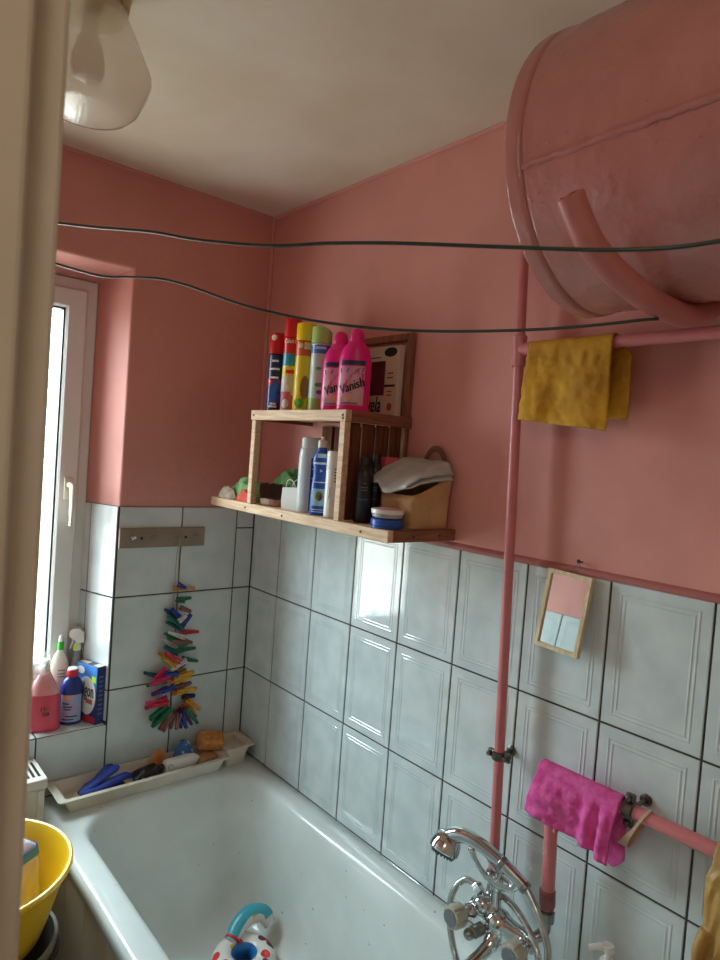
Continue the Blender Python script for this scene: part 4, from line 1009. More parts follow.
# white bottle with green cap
t = thing('bottle', 'milky white bottle with bright green cap, behind the pink one', 'bottle', sill(-0.611, 0.120), facing(-.607, .119)); t.scale = (0.76, 0.76, 1.14)
bm = B(); lathe(bm, [(0.034, 0), (0.037, 0.003), (0.037, 0.11), (0.036, 0.140), (0.031, 0.163), (0.021, 0.180), (0.012, 0.188), (0.011, 0.192)], 36, 0.7); obj('body', bm, mat('milky_white_plastic', (222, 224, 206), 0.3, var=0.06, trans=0.1), t, smooth=True)
bm = B(); lathe(bm, [(0.0125, 0.1925), (0.0125, 0.212), (0.011, 0.214), (0.001, 0.2145)], 20); obj('cap', bm, mat('bright_green_cap', (60, 186, 50), 0.35, var=0.05), t, smooth=True)
bm = B(); lathe(bm, [(0.0095, 0.2148), (0.0085, 0.228), (0.005, 0.232), (0.001, 0.2325)], 18); obj('nozzle', bm, WHITEP, t, smooth=True)
f = front_map(0.0365, 0.0256, 0.001); bm = B()
for z in (0.120, 0.128, 0.138): patch(bm, f, -0.006, 0.022, z-0.0012, z+0.0012, 6, 1)
obj('print', bm, mat('green_grey_print', (90, 120, 90), 0.5), t)
# spray bottle with white trigger head
t = thing('spray_bottle', 'clear spray bottle with white trigger head beside the window frame', 'bottle', sill(-0.560, 0.118), facing(-.562, .119)-0.2); t.scale = (0.74, 0.74, 1.16)
bm = B(); lathe(bm, [(0.026, 0), (0.029, 0.003), (0.029, 0.11), (0.026, 0.140), (0.018, 0.160), (0.014, 0.170), (0.014, 0.182)], 32, 0.8); obj('body', bm, mat('clear_grey_plastic', (196, 208, 206), 0.15, trans=0.6, var=0.03), t, smooth=True)
bm = B()
lathe(bm, [(0.0165, 0.1825), (0.0165, 0.196), (0.013, 0.199), (0.012, 0.206)], 20)
hd = [[(-0.034, -0.009, 0.222), (-0.034, 0.009, 0.222), (-0.034, 0.009, 0.236), (-0.034, -0.009, 0.236)], [(-0.020, -0.012, 0.214), (-0.020, 0.012, 0.214), (-0.020, 0.012, 0.242), (-0.020, -0.012, 0.242)], [(0.008, -0.013, 0.203), (0.008, 0.013, 0.203), (0.008, 0.012, 0.243), (0.008, -0.012, 0.243)], [(0.028, -0.012, 0.206), (0.028, 0.012, 0.206), (0.026, 0.010, 0.232), (0.026, -0.010, 0.232)]]
loft(bm, hd)
o = obj('trigger_head', bm, WHITEP, t, smooth=True, angle=50)
bm = B(); tube(bm, smooth_path([(-0.018, 0, 0.215), (-0.021, 0, 0.200), (-0.028, 0, 0.186)], 4), 0.0045, 8, flat=(1, 1.4)); obj('trigger', bm, WHITEP, t, smooth=True)
bm = B(); box(bm, (-0.010, -0.0165, 0.184), (0.006, -0.0150, 0.202), 0.0003, 1); obj('sticker', bm, mat('lime_sticker', (206, 226, 90), 0.5), t)
# blue bottle with red cap
t = thing('bottle', 'dark blue bottle with red screw cap between the pink bottle and the box', 'bottle', sill(-0.588, 0.060), facing(-.588, .06))
bm = B(); lathe(bm, [(0.030, 0), (0.033, 0.003), (0.033, 0.10), (0.032, 0.118), (0.027, 0.134), (0.018, 0.144), (0.0135, 0.147)], 36, 0.75); obj('body', bm, mat('navy_bottle', (28, 46, 120), 0.25, var=0.1), t, smooth=True)
bm = B(); lathe(bm, [(0.0155, 0.1475), (0.0165, 0.149), (0.0165, 0.168), (0.015, 0.170)], 24); cp = obj('cap', bm, mat('red_screw_cap', (216, 36, 48), 0.35, var=0.05), t, smooth=True)
bm = B(); lathe(bm, [(0.0155, 0.1702), (0.0155, 0.173), (0.014, 0.1745), (0.001, 0.175)], 24); obj('cap_top', bm, WHITEP, cp, smooth=True)
f = front_map(0.033, 0.0248); bm = B(); patch(bm, f, -0.0295, 0.0295, 0.010, 0.095, 12, 4); lb = obj('label', bm, mat('sky_label', (136, 170, 206), 0.35, col2=(176, 150, 190), vscale=30), t)
f2 = front_map(0.033, 0.0248, 0.0012); bm = B(); patch(bm, f2, -0.028, 0.000, 0.078, 0.094, 6, 1); obj('print', bm, mat('salmon_print', (214, 150, 130), 0.4), lb)
bm = B()
for z, u0, u1 in ((0.068, -0.024, -0.006), (0.058, -0.022, 0.004), (0.050, -0.02, 0.0), (0.028, -0.015, 0.02), (0.018, -0.024, 0.01)): patch(bm, f2, u0, u1, z-0.002, z+0.002, 6, 1)
obj('print', bm, NAVY, lb)
# washing powder box
t = thing('powder_box', 'dark blue detergent carton with big lettering at the right end of the sill', 'box', sill(-0.534, 0.049), 0); t.scale = (0.96, 0.84, 1.22)
t.rotation_euler = (0, 0, math.radians(-71))
CBL = mat('carton_blue', (26, 40, 104), 0.35, var=0.15, vscale=30)
bm = B(); box(bm, (-0.052, -0.019, 0.0003), (0.052, 0.019, 0.150), 0.0008, 1); obj('carton', bm, CBL, t)
ff = lambda u, z: Vector((u, -0.0194, z)); ff2 = lambda u, z: Vector((u, -0.0198, z)); ff3 = lambda u, z: Vector((u, -0.0202, z))
bm = B(); patch(bm, ff, 0, 0, 0, 0, poly=[(-0.051, 0.149), (0.050, 0.149), (0.050, 0.07), (0.02, 0.03), (-0.03, 0.02), (-0.051, 0.05)]); fp = obj('front_print', bm, mat('bright_blue_print', (70, 140, 210), 0.35, col2=(50, 90, 170), vscale=20), t)
bm = B(); disc(bm, ff2, 0.004, 0.070, 0.044, 0.050, 28); obj('oval_print', bm, WHITEINK, t)
bm = B(); disc(bm, ff2, -0.030, 0.132, 0.018, 0.010, 16); obj('print', bm, mat('pale_sky_print', (206, 220, 226), 0.4), t)
bm = B(); patch(bm, ff3, 0.026, 0.046, 0.108, 0.124, 2, 1); obj('sticker', bm, mat('lime_label', (196, 240, 60), 0.5), t)
bm = B(); patch(bm, ff3, 0.002, 0.034, 0.050, 0.062, 2, 1); obj('print', bm, mat('orange_label', (222, 110, 70), 0.5, var=0.3, vscale=150), t)
bm = B(); patch(bm, ff2, 0, 0, 0, 0, poly=[(-0.02, 0.002), (0.05, 0.002), (0.05, 0.018), (0.0, 0.022)]); obj('print', bm, mat('crimson_print', (190, 40, 70), 0.45), t)
bm = B(); put_text(bm, 'Calgon', 0.050, ff3, -0.006, 0.083, 0.0, 0.0, wide=0.64, bold=0.0010); obj('lettering', bm, NAVY, t, label='dark blue lettering on the carton front')
bm = B()
for i in range(9): patch(bm, lambda u, z: Vector((0.0524, u, z)), -0.010, 0.008, 0.025+0.012*i, 0.030+0.012*i, 2, 1)
obj('print', bm, mat('dim_side_print', (92, 100, 140), 0.5), t)
bm = B(); patch(bm, lambda u, z: Vector((u, z, 0.1506)), -0.048, -0.006, -0.014, 0.010, 2, 1); patch(bm, lambda u, z: Vector((u, z, 0.1506)), 0.022, 0.05, -0.014, 0.014, 2, 1); obj('print', bm, CREAM, t)

# ------------------------------------------------------------------ heater under the window
t = thing('wall_heater', 'white metal heater with slotted top in the corner left of the bathtub', 'heater', (-0.92, -0.10, 0))
HEAT = mat('heater_white', (222, 216, 202), 0.4, var=0.08, vscale=6)
bm = B(); box(bm, (-1.10, -0.146, 0.08), (-0.7110, -0.012, 0.640), 0.004); obj('case', bm, HEAT, t, world=True)
bm = B(); box(bm, (-1.105, -0.152, 0.6405), (-0.7050, -0.008, 0.670), 0.004)
lid = obj('top_cover', bm, HEAT, t, world=True)
bm = B()
for k in range(20):
    x = -0.722-k*0.014
    if x < -1.08: break
    box(bm, (x-0.0035, -0.128, 0.6701), (x+0.0035, -0.035, 0.6710))
pieces('vent_slot', bm, BLACK, lid, world=True)
bm = B(); box(bm, (-0.7300, -0.1495, 0.09), (-0.7115, -0.1462, 0.637), 0.001, 1); box(bm, (-1.095, -0.1495, 0.09), (-1.075, -0.1462, 0.637), 0.001, 1); pieces('edge_strip', bm, HEAT, t, world=True)

# yellow basin on a bucket
t = thing('wash_basin', 'large yellow plastic wash basin left of the bathtub', 'basin', (-0.934, -0.42, 0.468))
YB = mat('yellow_plastic', (240, 190, 26), 0.3, var=0.06, vscale=8)
bm = B()
prof = [(0.005, 0.006), (0.13, 0.006), (0.145, 0.012), (0.16, 0.05), (0.182, 0.13), (0.194, 0.166), (0.199, 0.171), (0.205, 0.172), (0.2085, 0.169), (0.2085, 0.163), (0.200, 0.162), (0.189, 0.125), (0.165, 0.045), (0.150, 0.004), (0.145, 0.0), (0.005, 0.0)]
lathe(bm, prof, 72, cap0=True, cap1=True)
obj('bowl', bm, YB, t, smooth=True)
t = thing('bucket', 'grey plastic bucket standing under the yellow basin', 'bucket', (-0.90, -0.44, 0))
GREYP = mat('grey_plastic', (150, 152, 148), 0.45, var=0.1)
bm = B(); lathe(bm, [(0.005, 0.004), (0.105, 0.004), (0.135, 0.45), (0.138, 0.464), (0.146, 0.464), (0.146, 0.452), (0.140, 0.448), (0.110, 0.0), (0.005, 0.0)], 48); obj('bucket_body', bm, GREYP, t, smooth=True)
bm = B(); tube(bm, [(0.146*math.cos(a), 0.146*math.sin(a)-0.0, 0.43) for a in [PI*2*k/48 for k in range(49)]], 0.006, 8); obj('rim_band', bm, mat('dark_grey_plastic', (70, 70, 70), 0.5), t, smooth=True)
# plastic package in the basin
t = thing('plastic_package', 'plastic package with blue top and green lines inside the yellow basin', 'package', (-0.868, -0.405, 0.4745)); t.scale = (1, 1, 1.06)
PKG = mat('clear_pack', (222, 220, 224), 0.25, col2=(196, 176, 186), vscale=14, bump=0.003, bscale=30)
t.rotation_euler = (0, 0, math.radians(32))
bm = B(); rings = []
for z, e in ((0.0, 0.010), (0.01, 0.0), (0.06, -0.003), (0.13, 0.0), (0.168, 0.006), (0.180, 0.02)):
    rings.append([(x, y, zz+0.05*0) for x, y, zz in rrect(-0.075+e, 0.055-e, -0.06+e, 0.06-e, 0.015, z, 5)])
loft(bm, rings); o = obj('pack', bm, PKG, t, smooth=True, angle=60)
bm = B(); rings = []
for z, e in ((0.148, 0.0015), (0.168, 0.0045), (0.1805, 0.019)):
    rings.append([(x, y, zz) for x, y, zz in rrect(-0.0765+e, 0.0565-e, -0.0615+e, 0.0615-e, 0.015, z, 5)])
loft(bm, rings[:2], True, False, False); obj('print_band', bm, mat('blue_pack', (36, 130, 206), 0.3, var=0.15), t, smooth=True, angle=60)
bm = B()
tube(bm, [(0.0590, -0.045, 0.01), (0.0592, -0.01, 0.07), (0.0590, 0.02, 0.125)], 0.0016, 6); tube(bm, [(0.0590, -0.01, 0.01), (0.0592, 0.02, 0.07), (0.0585, 0.045, 0.11)], 0.0016, 6); box(bm, (0.0560, -0.05, 0.004), (0.0596, 0.05, 0.032), 0.001, 1)
obj('print', bm, mat('green_pack', (24, 130, 100), 0.4), t)
bm = B(); box(bm, (0.0570, -0.052, 0.045), (0.0588, -0.005, 0.085), 0.0005, 1); obj('print', bm, mat('ochre_pack', (206, 180, 70), 0.4, var=0.3), t)

# ------------------------------------------------------------------ tray on the bathtub edge
t = thing('bath_tray', 'long white plastic tray along the far edge of the bathtub', 'tray', (-0.36, -0.075, ZR))
TRAY = mat('tray_white', (222, 214, 198), 0.4, col2=(202, 190, 170), vscale=8)
def trect(x0, x1, y0, y1, r, z): return rrect(x0, x1, y0, y1, r, z, 4)
bm = B()
zt = 0.046
rings = [trect(-0.275, 0.210, -0.058, 0.040, 0.01, 0.0006), trect(-0.295, 0.225, -0.066, 0.055, 0.012, zt-0.004), trect(-0.305, 0.235, -0.078, 0.062, 0.012, zt-0.004), trect(-0.306, 0.236, -0.079, 0.063, 0.012, zt),
         trect(-0.291, 0.221, -0.064, 0.053, 0.010, zt), trect(-0.272, 0.207, -0.055, 0.037, 0.009, 0.010)]
loft(bm, rings, True, True, True)
bmesh.ops.translate(bm, verts=[v for v in bm.verts if v.co.x < -0.30], vec=(-0.008, 0, 0))
obj('trough', bm, TRAY, t, smooth=True, angle=30)
bm = B()
rings = [trect(0.238, 0.310, -0.050, 0.050, 0.01, 0.0006), trect(0.238, 0.318, -0.056, 0.060, 0.012, zt+0.012), trect(0.234, 0.340, -0.064, 0.062, 0.012, zt+0.014), trect(0.234, 0.341, -0.065, 0.063, 0.012, zt+0.019), trect(0.246, 0.329, -0.054, 0.051, 0.010, zt+0.019), trect(0.250, 0.322, -0.050, 0.046, 0.009, zt-0.004)]
loft(bm, rings, True, True, True); obj('soap_dish', bm, TRAY, t, smooth=True, angle=30)
ZT = ZR+0.0102
# blue flat brush / mitt
bm = B()
for (p, r, fl) in (([(-0.600, -0.090, ZT+0.020), (-0.560, -0.088, ZT+0.030), (-0.520, -0.080, ZT+0.046), (-0.490, -0.070, ZT+0.054), (-0.478, -0.052, ZT+0.056)], 0.010, (0.8, 1.5)),
                   ([(-0.600, -0.100, ZT+0.020), (-0.555, -0.104, ZT+0.022), (-0.51, -0.100, ZT+0.030), (-0.465, -0.092, ZT+0.036), (-0.440, -0.085, ZT+0.030)], 0.012, (0.8, 1.4)),
                   ([(-0.585, -0.070, ZT+0.013), (-0.54, -0.062, ZT+0.030), (-0.50, -0.045, ZT+0.052), (-0.478, -0.045, ZT+0.050)], 0.010, (0.7, 1.5)),
                   ([(-0.590, -0.085, ZT+0.009), (-0.53, -0.085, ZT+0.010), (-0.46, -0.085, ZT+0.010)], 0.016, (0.5, 1.6))):
    P = smooth_path(p, 6); tube(bm, P, [r*min(1, 0.4+1.5*math.sin(PI*min(1, (i+0.5)/len(P)))) for i in range(len(P))], 12, flat=fl)
o = obj('bath_mitt', bm, mat('royal_blue_fabric', (30, 62, 160), 0.6, col2=(18, 40, 120), vscale=20, bump=0.002, bscale=60), None, smooth=True, angle=180)
setp(o, 'bright blue strappy bath mitt at the left end of the tray', 'mitt')
# black brush
bm = B()
tube(bm, smooth_path([(-0.432, -0.098, ZT+0.014), (-0.40, -0.092, ZT+0.030), (-0.37, -0.088, ZT+0.036), (-0.345, -0.088, ZT+0.026)], 6), [0.012]*5+[0.020]*9+[0.015]*5, 14, flat=(0.6, 1.1))
tube(bm, smooth_path([(-0.425, -0.055, ZT+0.010), (-0.39, -0.060, ZT+0.022), (-0.35, -0.064, ZT+0.016)], 6), 0.010, 10)
for k in range(16): tube(bm, [(-0.405+0.004*k, -0.110, ZT+0.026), (-0.405+0.004*k, -0.117, ZT+0.010)], 0.0012, 4)
o = obj('hair_brush', bm, BLACK, None, smooth=True, angle=180); setp(o, 'black brush in the tray beside the blue mitt', 'brush')
# yellow and red crumpled sachet
heap('sachet', 'small ochre and red wrapper at the back of the tray', 'wrapper', mat('ochre_wrapper', (206, 160, 50), 0.5, col2=(190, 70, 50), vscale=14, bump=0.002, bscale=60), (-0.334, -0.046, ZT), 0.036, 0.020, 0.066, 12, 0.012)
# white bottle lying
t = thing('bottle', 'white bottle with dark marks lying in the tray', 'bottle', (-0.335, -0.094, ZT+0.0330), 0)
bm = B(); lathe(bm, [(0.014, 0), (0.020, 0.002), (0.0225, 0.010), (0.0225, 0.085), (0.019, 0.105), (0.010, 0.120), (0.006, 0.124)], 28, 0.9, M=Matrix.Rotation(PI/2, 4, 'Y')); obj('body', bm, WHITEP, t, smooth=True)
bm = B(); cyl(bm, (-0.001, 0, 0), (-0.020, 0.0, 0.0), 0.010, 16, 0.002); obj('cap', bm, BLACK, t, smooth=True)
bm = B()
fm = lambda u, z: Vector((u, -0.0218*math.sqrt(max(0, 1-(z/0.0228)**2))*0.95-0.001, z))
tube(bm, [fm(0.014+0.008*math.cos(a), 0.004+0.007*math.sin(a)) for a in [k*0.5 for k in range(10)]], 0.0008, 5)
obj('print', bm, INK, t)
# blue patterned pouch
heap('patterned_cloth', 'blue and white patterned cloth bunched in the middle of the tray', 'cloth', mat('blue_pattern', (54, 104, 160), 0.5, col2=(190, 206, 216), vscale=55, bump=0.002, bscale=60, lo=0.38, hi=0.44), (-0.250, -0.052, ZT), 0.044, 0.034, 0.080, 15, 0.012)
SPONGE = mat('orange_sponge', (214, 146, 84), 0.9, col2=(190, 118, 60), vscale=60, bump=0.004, bscale=140)
def sponge(label, c, s, rot, m):
    bm = B(); box(bm, (-s[0]/2, -s[1]/2, -s[2]/2), (s[0]/2, s[1]/2, s[2]/2), 0.010, 4)
    bmesh.ops.subdivide_edges(bm, edges=[e for e in bm.edges if e.calc_length() > 0.02], cuts=4, use_grid_fill=True)
    for v in bm.verts: v.co += v.co.normalized()*0.003*noise.noise(v.co*50)
    o = obj('sponge', bm, m, None, smooth=True); o.location = c; o.rotation_euler = rot
    setp(o, label, 'sponge', 'sponges in the bath tray'); return o
sponge('brownish sponge lying flat in the tray under the orange one', (-0.185, -0.088, ZT+0.0185), (0.075, 0.052, 0.034), (0, 0, 0.1), mat('tan_sponge', (190, 146, 92), 0.9, var=0.25, vscale=60, bump=0.004, bscale=140))
sponge('orange block sponge tilted on top near the right end of the tray', (-0.158, -0.066, ZT+0.068), (0.088, 0.060, 0.042), (0.40, 0.16, -0.25), SPONGE)

# ------------------------------------------------------------------ inflatable ring toy in the tub
t = thing('bath_toy', 'small colourful inflatable ring toy with teal neck lying in the bathtub', 'toy', (-0.262, -0.525, 0.1505))
TOY, nt, b_ = new_mat('toy_print'); b_.inputs['Roughness'].default_value = 0.25
tc = nt.nodes.new('ShaderNodeTexCoord'); vo = nt.nodes.new('ShaderNodeTexVoronoi'); vo.inputs['Scale'].default_value = 26
nt.links.new(tc.outputs['Object'], vo.inputs['Vector'])
lt = nt.nodes.new('ShaderNodeMath'); lt.operation = 'LESS_THAN'; lt.inputs[1].default_value = 0.38; nt.links.new(vo.outputs['Distance'], lt.inputs[0])
sp = nt.nodes.new('ShaderNodeSeparateColor'); nt.links.new(vo.outputs['Color'], sp.inputs['Color'])
rp = nt.nodes.new('ShaderNodeValToRGB'); rp.color_ramp.interpolation = 'CONSTANT'; e = rp.color_ramp.elements
e[0].color = (*lin((226, 60, 60)), 1); e[1].position = 0.4; e[1].color = (*lin((240, 176, 40)), 1)
q = e.new(0.6); q.color = (*lin((120, 40, 90)), 1); q = e.new(0.8); q.color = (*lin((40, 60, 90)), 1)
nt.links.new(sp.outputs['Red'], rp.inputs['Fac'])
mx = nt.nodes.new('ShaderNodeMix'); mx.data_type = 'RGBA'; mx.inputs['A'].default_value = (*lin((232, 230, 222)), 1)
nt.links.new(lt.outputs[0], mx.inputs['Factor']); nt.links.new(rp.outputs['Color'], mx.inputs['B']); nt.links.new(mx.outputs['Result'], b_.inputs['Base Color'])
def torus(bm, c, R, r, n=40, m_=18, part=None, sz=1.0):
    c = Vector(c); rings = []
    for k in range(n+1):
        a = 2*PI*k/n
        rings.append([(c.x+(R+r*math.cos(b))*math.cos(a), c.y+(R+r*math.cos(b))*math.sin(a), c.z+r*sz*math.sin(b)) for b in [(part[0]+(part[1]-part[0])*j/m_ if part else 2*PI*j/m_) for j in range(m_+1 if part else m_)]])
    loft(bm, rings, not part, False, False)
bm = B(); torus(bm, (0, 0, 0.034), 0.058, 0.033); obj('ring', bm, TOY, t, smooth=True, angle=180)
bm = B(); torus(bm, (0, 0, 0.034), 0.058, 0.0337, part=(PI*0.72, PI*1.35)); obj('inner_band', bm, mat('toy_blue', (40, 130, 190), 0.3, col2=(24, 70, 150), vscale=30, stretch=(1, 1, 0.2)), t, smooth=True, angle=180)
bm = B()
NP = smooth_path([(-0.012, 0.052, 0.060), (0.020, 0.072, 0.078), (0.060, 0.078, 0.094), (0.098, 0.064, 0.092), (0.112, 0.040, 0.070)], 6)
nk = tube(bm, NP, [0.018+0.008*math.sin(PI*i/len(NP)) for i in range(len(NP))], 16); nko = obj('neck', bm, mat('toy_white', (226, 226, 220), 0.25, col2=(240, 190, 60), vscale=22, lo=0.36, hi=0.42), t, smooth=True, angle=180)
bm = B()
rings = []
for i, p in enumerate(NP[:-3]):
    p = Vector(p); tng = (Vector(NP[min(i+1, len(NP)-1)])-Vector(NP[max(0, i-1)])).normalized(); sd = tng.cross(Vector((0, 0, 1))).normalized(); upv = sd.cross(tng)
    rr_ = 0.018+0.008*math.sin(PI*i/len(NP))+0.0015
    rings.append([p+upv*(rr_*math.cos(a))+sd*(rr_*math.sin(a)) for a in [-1.0+2.0*j/8 for j in range(9)]])
loft(bm, rings, False, False, False); o = obj('neck_stripe', bm, mat('toy_teal', (70, 176, 196), 0.3, var=0.1), nko, smooth=True, angle=180)
bm = B(); torus(bm, (0, 0, 0), 0.019, 0.005, 24, 10); bmesh.ops.transform(bm, matrix=axisM((-0.006, 0.056, 0.062), (0.75, 0.45, 0.45)), verts=bm.verts); obj('collar', bm, mat('toy_red', (214, 40, 52), 0.3), t, smooth=True, angle=180)

# ------------------------------------------------------------------ bath mixer
t = thing('bath_mixer', 'old chrome bath mixer with two knobs and a flexible hose', 'faucet', (-0.05, -1.255, 0.69))
for y, px in ((-1.191, -0.052), (-1.336, -0.064)):
    bm = B(); yb = -1.198 if y > -1.25 else -1.316
    tube(bm, smooth_path([(px, y, 0.731), (px, y, 0.705), (px-0.004, y, 0.686), (px-0.016, (y+yb)/2, 0.674), (-0.098, yb, 0.669)], 4), 0.0115, 14)
    lathe(bm, [(0.0155, 0), (0.0175, 0.002), (0.0175, 0.020), (0.0155, 0.022)], 8, M=axisM((px, y, 0.708), (0, 0, 1)))
    obj('inlet', bm, CHROMED, t, smooth=True, world=True)
bm = B()
bodyP = [(-0.100, -1.178, 0.669), (-0.100, -1.205, 0.669), (-0.102, -1.235, 0.668), (-0.102, -1.255, 0.667), (-0.102, -1.280, 0.668), (-0.100, -1.312, 0.669), (-0.100, -1.336, 0.669)]
tube(bm, smooth_path(bodyP, 4), [0.0165+0.009*math.exp(-((i-12)/5.0)**2) for i in range(25)], 20)
sphere(bm, (-0.104, -1.250, 0.668), 0.030, 20, 12)
lathe(bm, [(0.018, 0), (0.0195, 0.003), (0.0195, 0.014), (0.0145, 0.018), (0.0125, 0.026), (0.0125, 0.055), (0.015, 0.058), (0.015, 0.066), (0.011, 0.069)], 22, M=axisM((-0.102, -1.236, 0.678), (0, 0, 1)))
sphere(bm, (-0.112, -1.212, 0.690), 0.021, 18, 10)
obj('body', bm, CHROME, t, smooth=True, world=True)
for (y, d, ex) in ((-1.191, (-0.98, 0.10, 0.06), 0.022), (-1.322, (-0.98, -0.02, -0.02), 0.002)):
    bm = B(); p0 = Vector((-0.104-ex, y, 0.669)); dd = Vector(d).normalized()
    lathe(bm, [(0.017, -ex-0.004), (0.017, 0.004), (0.013, 0.010), (0.0115, 0.014), (0.0115, 0.026), (0.013, 0.028)], 18, M=axisM(p0, d))
    hs = obj('valve_stem', bm, CHROME, t, smooth=True, world=True)
    bm = B()
    rings = []
    for r, z in ((0.012, 0.024), (0.0215, 0.026), (0.0245, 0.030), (0.0245, 0.052), (0.0225, 0.0575), (0.0175, 0.059)):
        MM = axisM(p0, d)
        rings.append([MM @ Vector(((r*(1-0.10*(k % 6 == 0)))*math.cos(2*PI*k/36), (r*(1-0.10*(k % 6 == 0)))*math.sin(2*PI*k/36), z)) for k in range(36)])
    loft(bm, rings); kb = obj('knob', bm, mat('clear_knob', (206, 200, 184), 0.15, trans=0.35, var=0.06), t, smooth=True, world=True, label='clear plastic knob with a grey cap')
    bm = B(); lathe(bm, [(0.0175, 0.0592), (0.0170, 0.0608), (0.001, 0.0615)], 24, M=axisM(p0, d))
    cp = obj('knob_cap', bm, mat('grey_cap_metal', (140, 146, 148), 0.3, metal=0.7, var=0.1), kb, smooth=True)
    for v in cp.data.vertices: v.co -= t.location
bm = B()
tube(bm, smooth_path([(-0.112, -1.252, 0.655), (-0.130, -1.254, 0.638), (-0.160, -1.252, 0.624), (-0.195, -1.248, 0.610), (-0.222, -1.244, 0.592), (-0.228, -1.243, 0.572)], 6), [0.0165]*8+[0.0135]*16+[0.0125]*7, 18)
obj('spout', bm, CHROME, t, smooth=True, world=True)
bm = B()
lathe(bm, [(0.009, 0), (0.013, 0.004), (0.013, 0.028), (0.008, 0.034)], 16, M=axisM((-0.122, -1.226, 0.652), (-0.95, 0.2, -0.15)))
sphere(bm, (-0.158, -1.217, 0.646), 0.012, 16, 10)
obj('diverter', bm, CHROMED, t, smooth=True, world=True)
bm = B()
tube(bm, smooth_path([(-0.140, -1.194, 0.809), (-0.139, -1.203, 0.792), (-0.135, -1.226, 0.772), (-0.130, -1.259, 0.764), (-0.122, -1.285, 0.768), (-0.117, -1.296, 0.780), (-0.1165, -1.299, 0.787)], 6), 0.0056, 12, flat=(0.8, 1.4))
sphere(bm, (-0.1395, -1.192, 0.811), 0.0075, 12, 8)
tube(bm, smooth_path([(-0.103, -1.192, 0.806), (-0.099, -1.205, 0.784), (-0.100, -1.240, 0.766), (-0.108, -1.280, 0.768), (-0.115, -1.296, 0.780)], 6), 0.0050, 12)
cyl(bm, (-0.102, -1.236, 0.742), (-0.104, -1.238, 0.768), 0.0105, 16); cyl(bm, (-0.098, -1.240, 0.765), (-0.130, -1.256, 0.765), 0.0055, 12)
obj('cradle', bm, CHROME, t, smooth=True, world=True)
HOSE = mat('chrome_hose', (196, 198, 194), 0.22, metal=0.85, var=0.15, vscale=80)
def hose(parent, pts, r=0.0078, name='hose'):
    P0 = smooth_path(pts, 24)
    out = [P0[0]]; acc = 0
    for a, b_ in zip(P0, P0[1:]):
        acc += (b_-a).length
        if acc >= 0.0018: out.append(b_); acc = 0
    bm = B(); tube(bm, out, [r*(1.0 if i % 2 else 0.86) for i in range(len(out))], 12)
    return obj(name, bm, HOSE, parent, smooth=True, world=True, angle=80)
bm = B(); lathe(bm, [(0.009, 0), (0.0125, 0.002), (0.0125, 0.018), (0.010, 0.022)], 6, M=axisM((-0.108, -1.203, 0.706), (0.10, 0.80, 0.45))); obj('hose_nut', bm, CHROME, t, world=True, smooth=True)
hose(t, [(-0.106, -1.186, 0.716), (-0.110, -1.161, 0.716), (-0.122, -1.144, 0.694), (-0.132, -1.140, 0.661), (-0.142, -1.152, 0.620), (-0.152, -1.18, 0.575), (-0.165, -1.22, 0.556), (-0.175, -1.28, 0.555), (-0.170, -1.35, 0.566), (-0.150, -1.388, 0.61), (-0.130, -1.386, 0.689), (-0.125, -1.374, 0.723), (-0.120, -1.351, 0.754), (-0.117, -1.334, 0.770), (-0.1148, -1.318, 0.784)])
hose(t, [(-0.088, -1.222, 0.715), (-0.083, -1.246, 0.712), (-0.088, -1.278, 0.709), (-0.100, -1.317, 0.697), (-0.115, -1.352, 0.678), (-0.120, -1.366, 0.64), (-0.100, -1.352, 0.60), (-0.07, -1.34, 0.585)], 0.0072)
# hand shower
h = thing('shower_handset', 'chrome hand shower lying on the mixer cradle', 'shower head', (-0.115, -1.23, 0.80))
HS = Vector((0, -0.010, -0.007))
bm = B()
HP = smooth_path([Vector(q_)+HS for q_ in ((-0.1150, -1.303, 0.793), (-0.117, -1.281, 0.803), (-0.122, -1.250, 0.816), (-0.128, -1.215, 0.828), (-0.135, -1.182, 0.836), (-0.141, -1.152, 0.834), (-0.146, -1.128, 0.822), (-0.149, -1.112, 0.806))], 6)
n = len(HP)
tube(bm, HP, [0.0118+0.0030*min(1, i/24)+0.004*max(0, (i-24)/18) if i < n-5 else [0.0185, 0.017, 0.014, 0.010, 0.005][i-n+5] for i in range(n)], 20)
obj('handle', bm, CHROME, h, smooth=True, world=True)
bm = B(); lathe(bm, [(0.0130, 0), (0.0148, 0.002), (0.0148, 0.010), (0.0130, 0.012)], 20, M=axisM(Vector(HP[11]), Vector(HP[12])-Vector(HP[10])))
lathe(bm, [(0.0100, 0), (0.0135, 0.002), (0.0135, 0.010), (0.011, 0.012)], 20, M=axisM(Vector((-0.1155, -1.2985, 0.795))+HS, (0.05, -0.85, -0.42))); pieces('collar', bm, CHROMED, h, smooth=True, world=True)
bm = B()
MH = axisM(Vector((-0.146, -1.122, 0.812))+HS, (-0.50, 0.02, -0.86))
lathe(bm, [(0.012, -0.016), (0.024, -0.010), (0.031, 0.002), (0.034, 0.016), (0.0335, 0.026), (0.030, 0.029)], 32, M=MH)
hd = obj('head', bm, CHROME, h, smooth=True, world=True)
bm = B(); lathe(bm, [(0.029, 0.0292), (0.027, 0.033), (0.001, 0.034)], 28, M=MH)
for r_, n_ in ((0.008, 6), (0.016, 12), (0.0235, 20)):
    for k in range(n_): cyl(bm, MH @ Vector((r_*math.cos(2*PI*k/n_), r_*math.sin(2*PI*k/n_), 0.032)), MH @ Vector((r_*math.cos(2*PI*k/n_), r_*math.sin(2*PI*k/n_), 0.0365)), 0.0014, 6)
sp_ = obj('spray_plate', bm, mat('dark_spray_plate', (60, 64, 64), 0.4, var=0.2), hd, smooth=True)
for v in sp_.data.vertices: v.co -= h.location

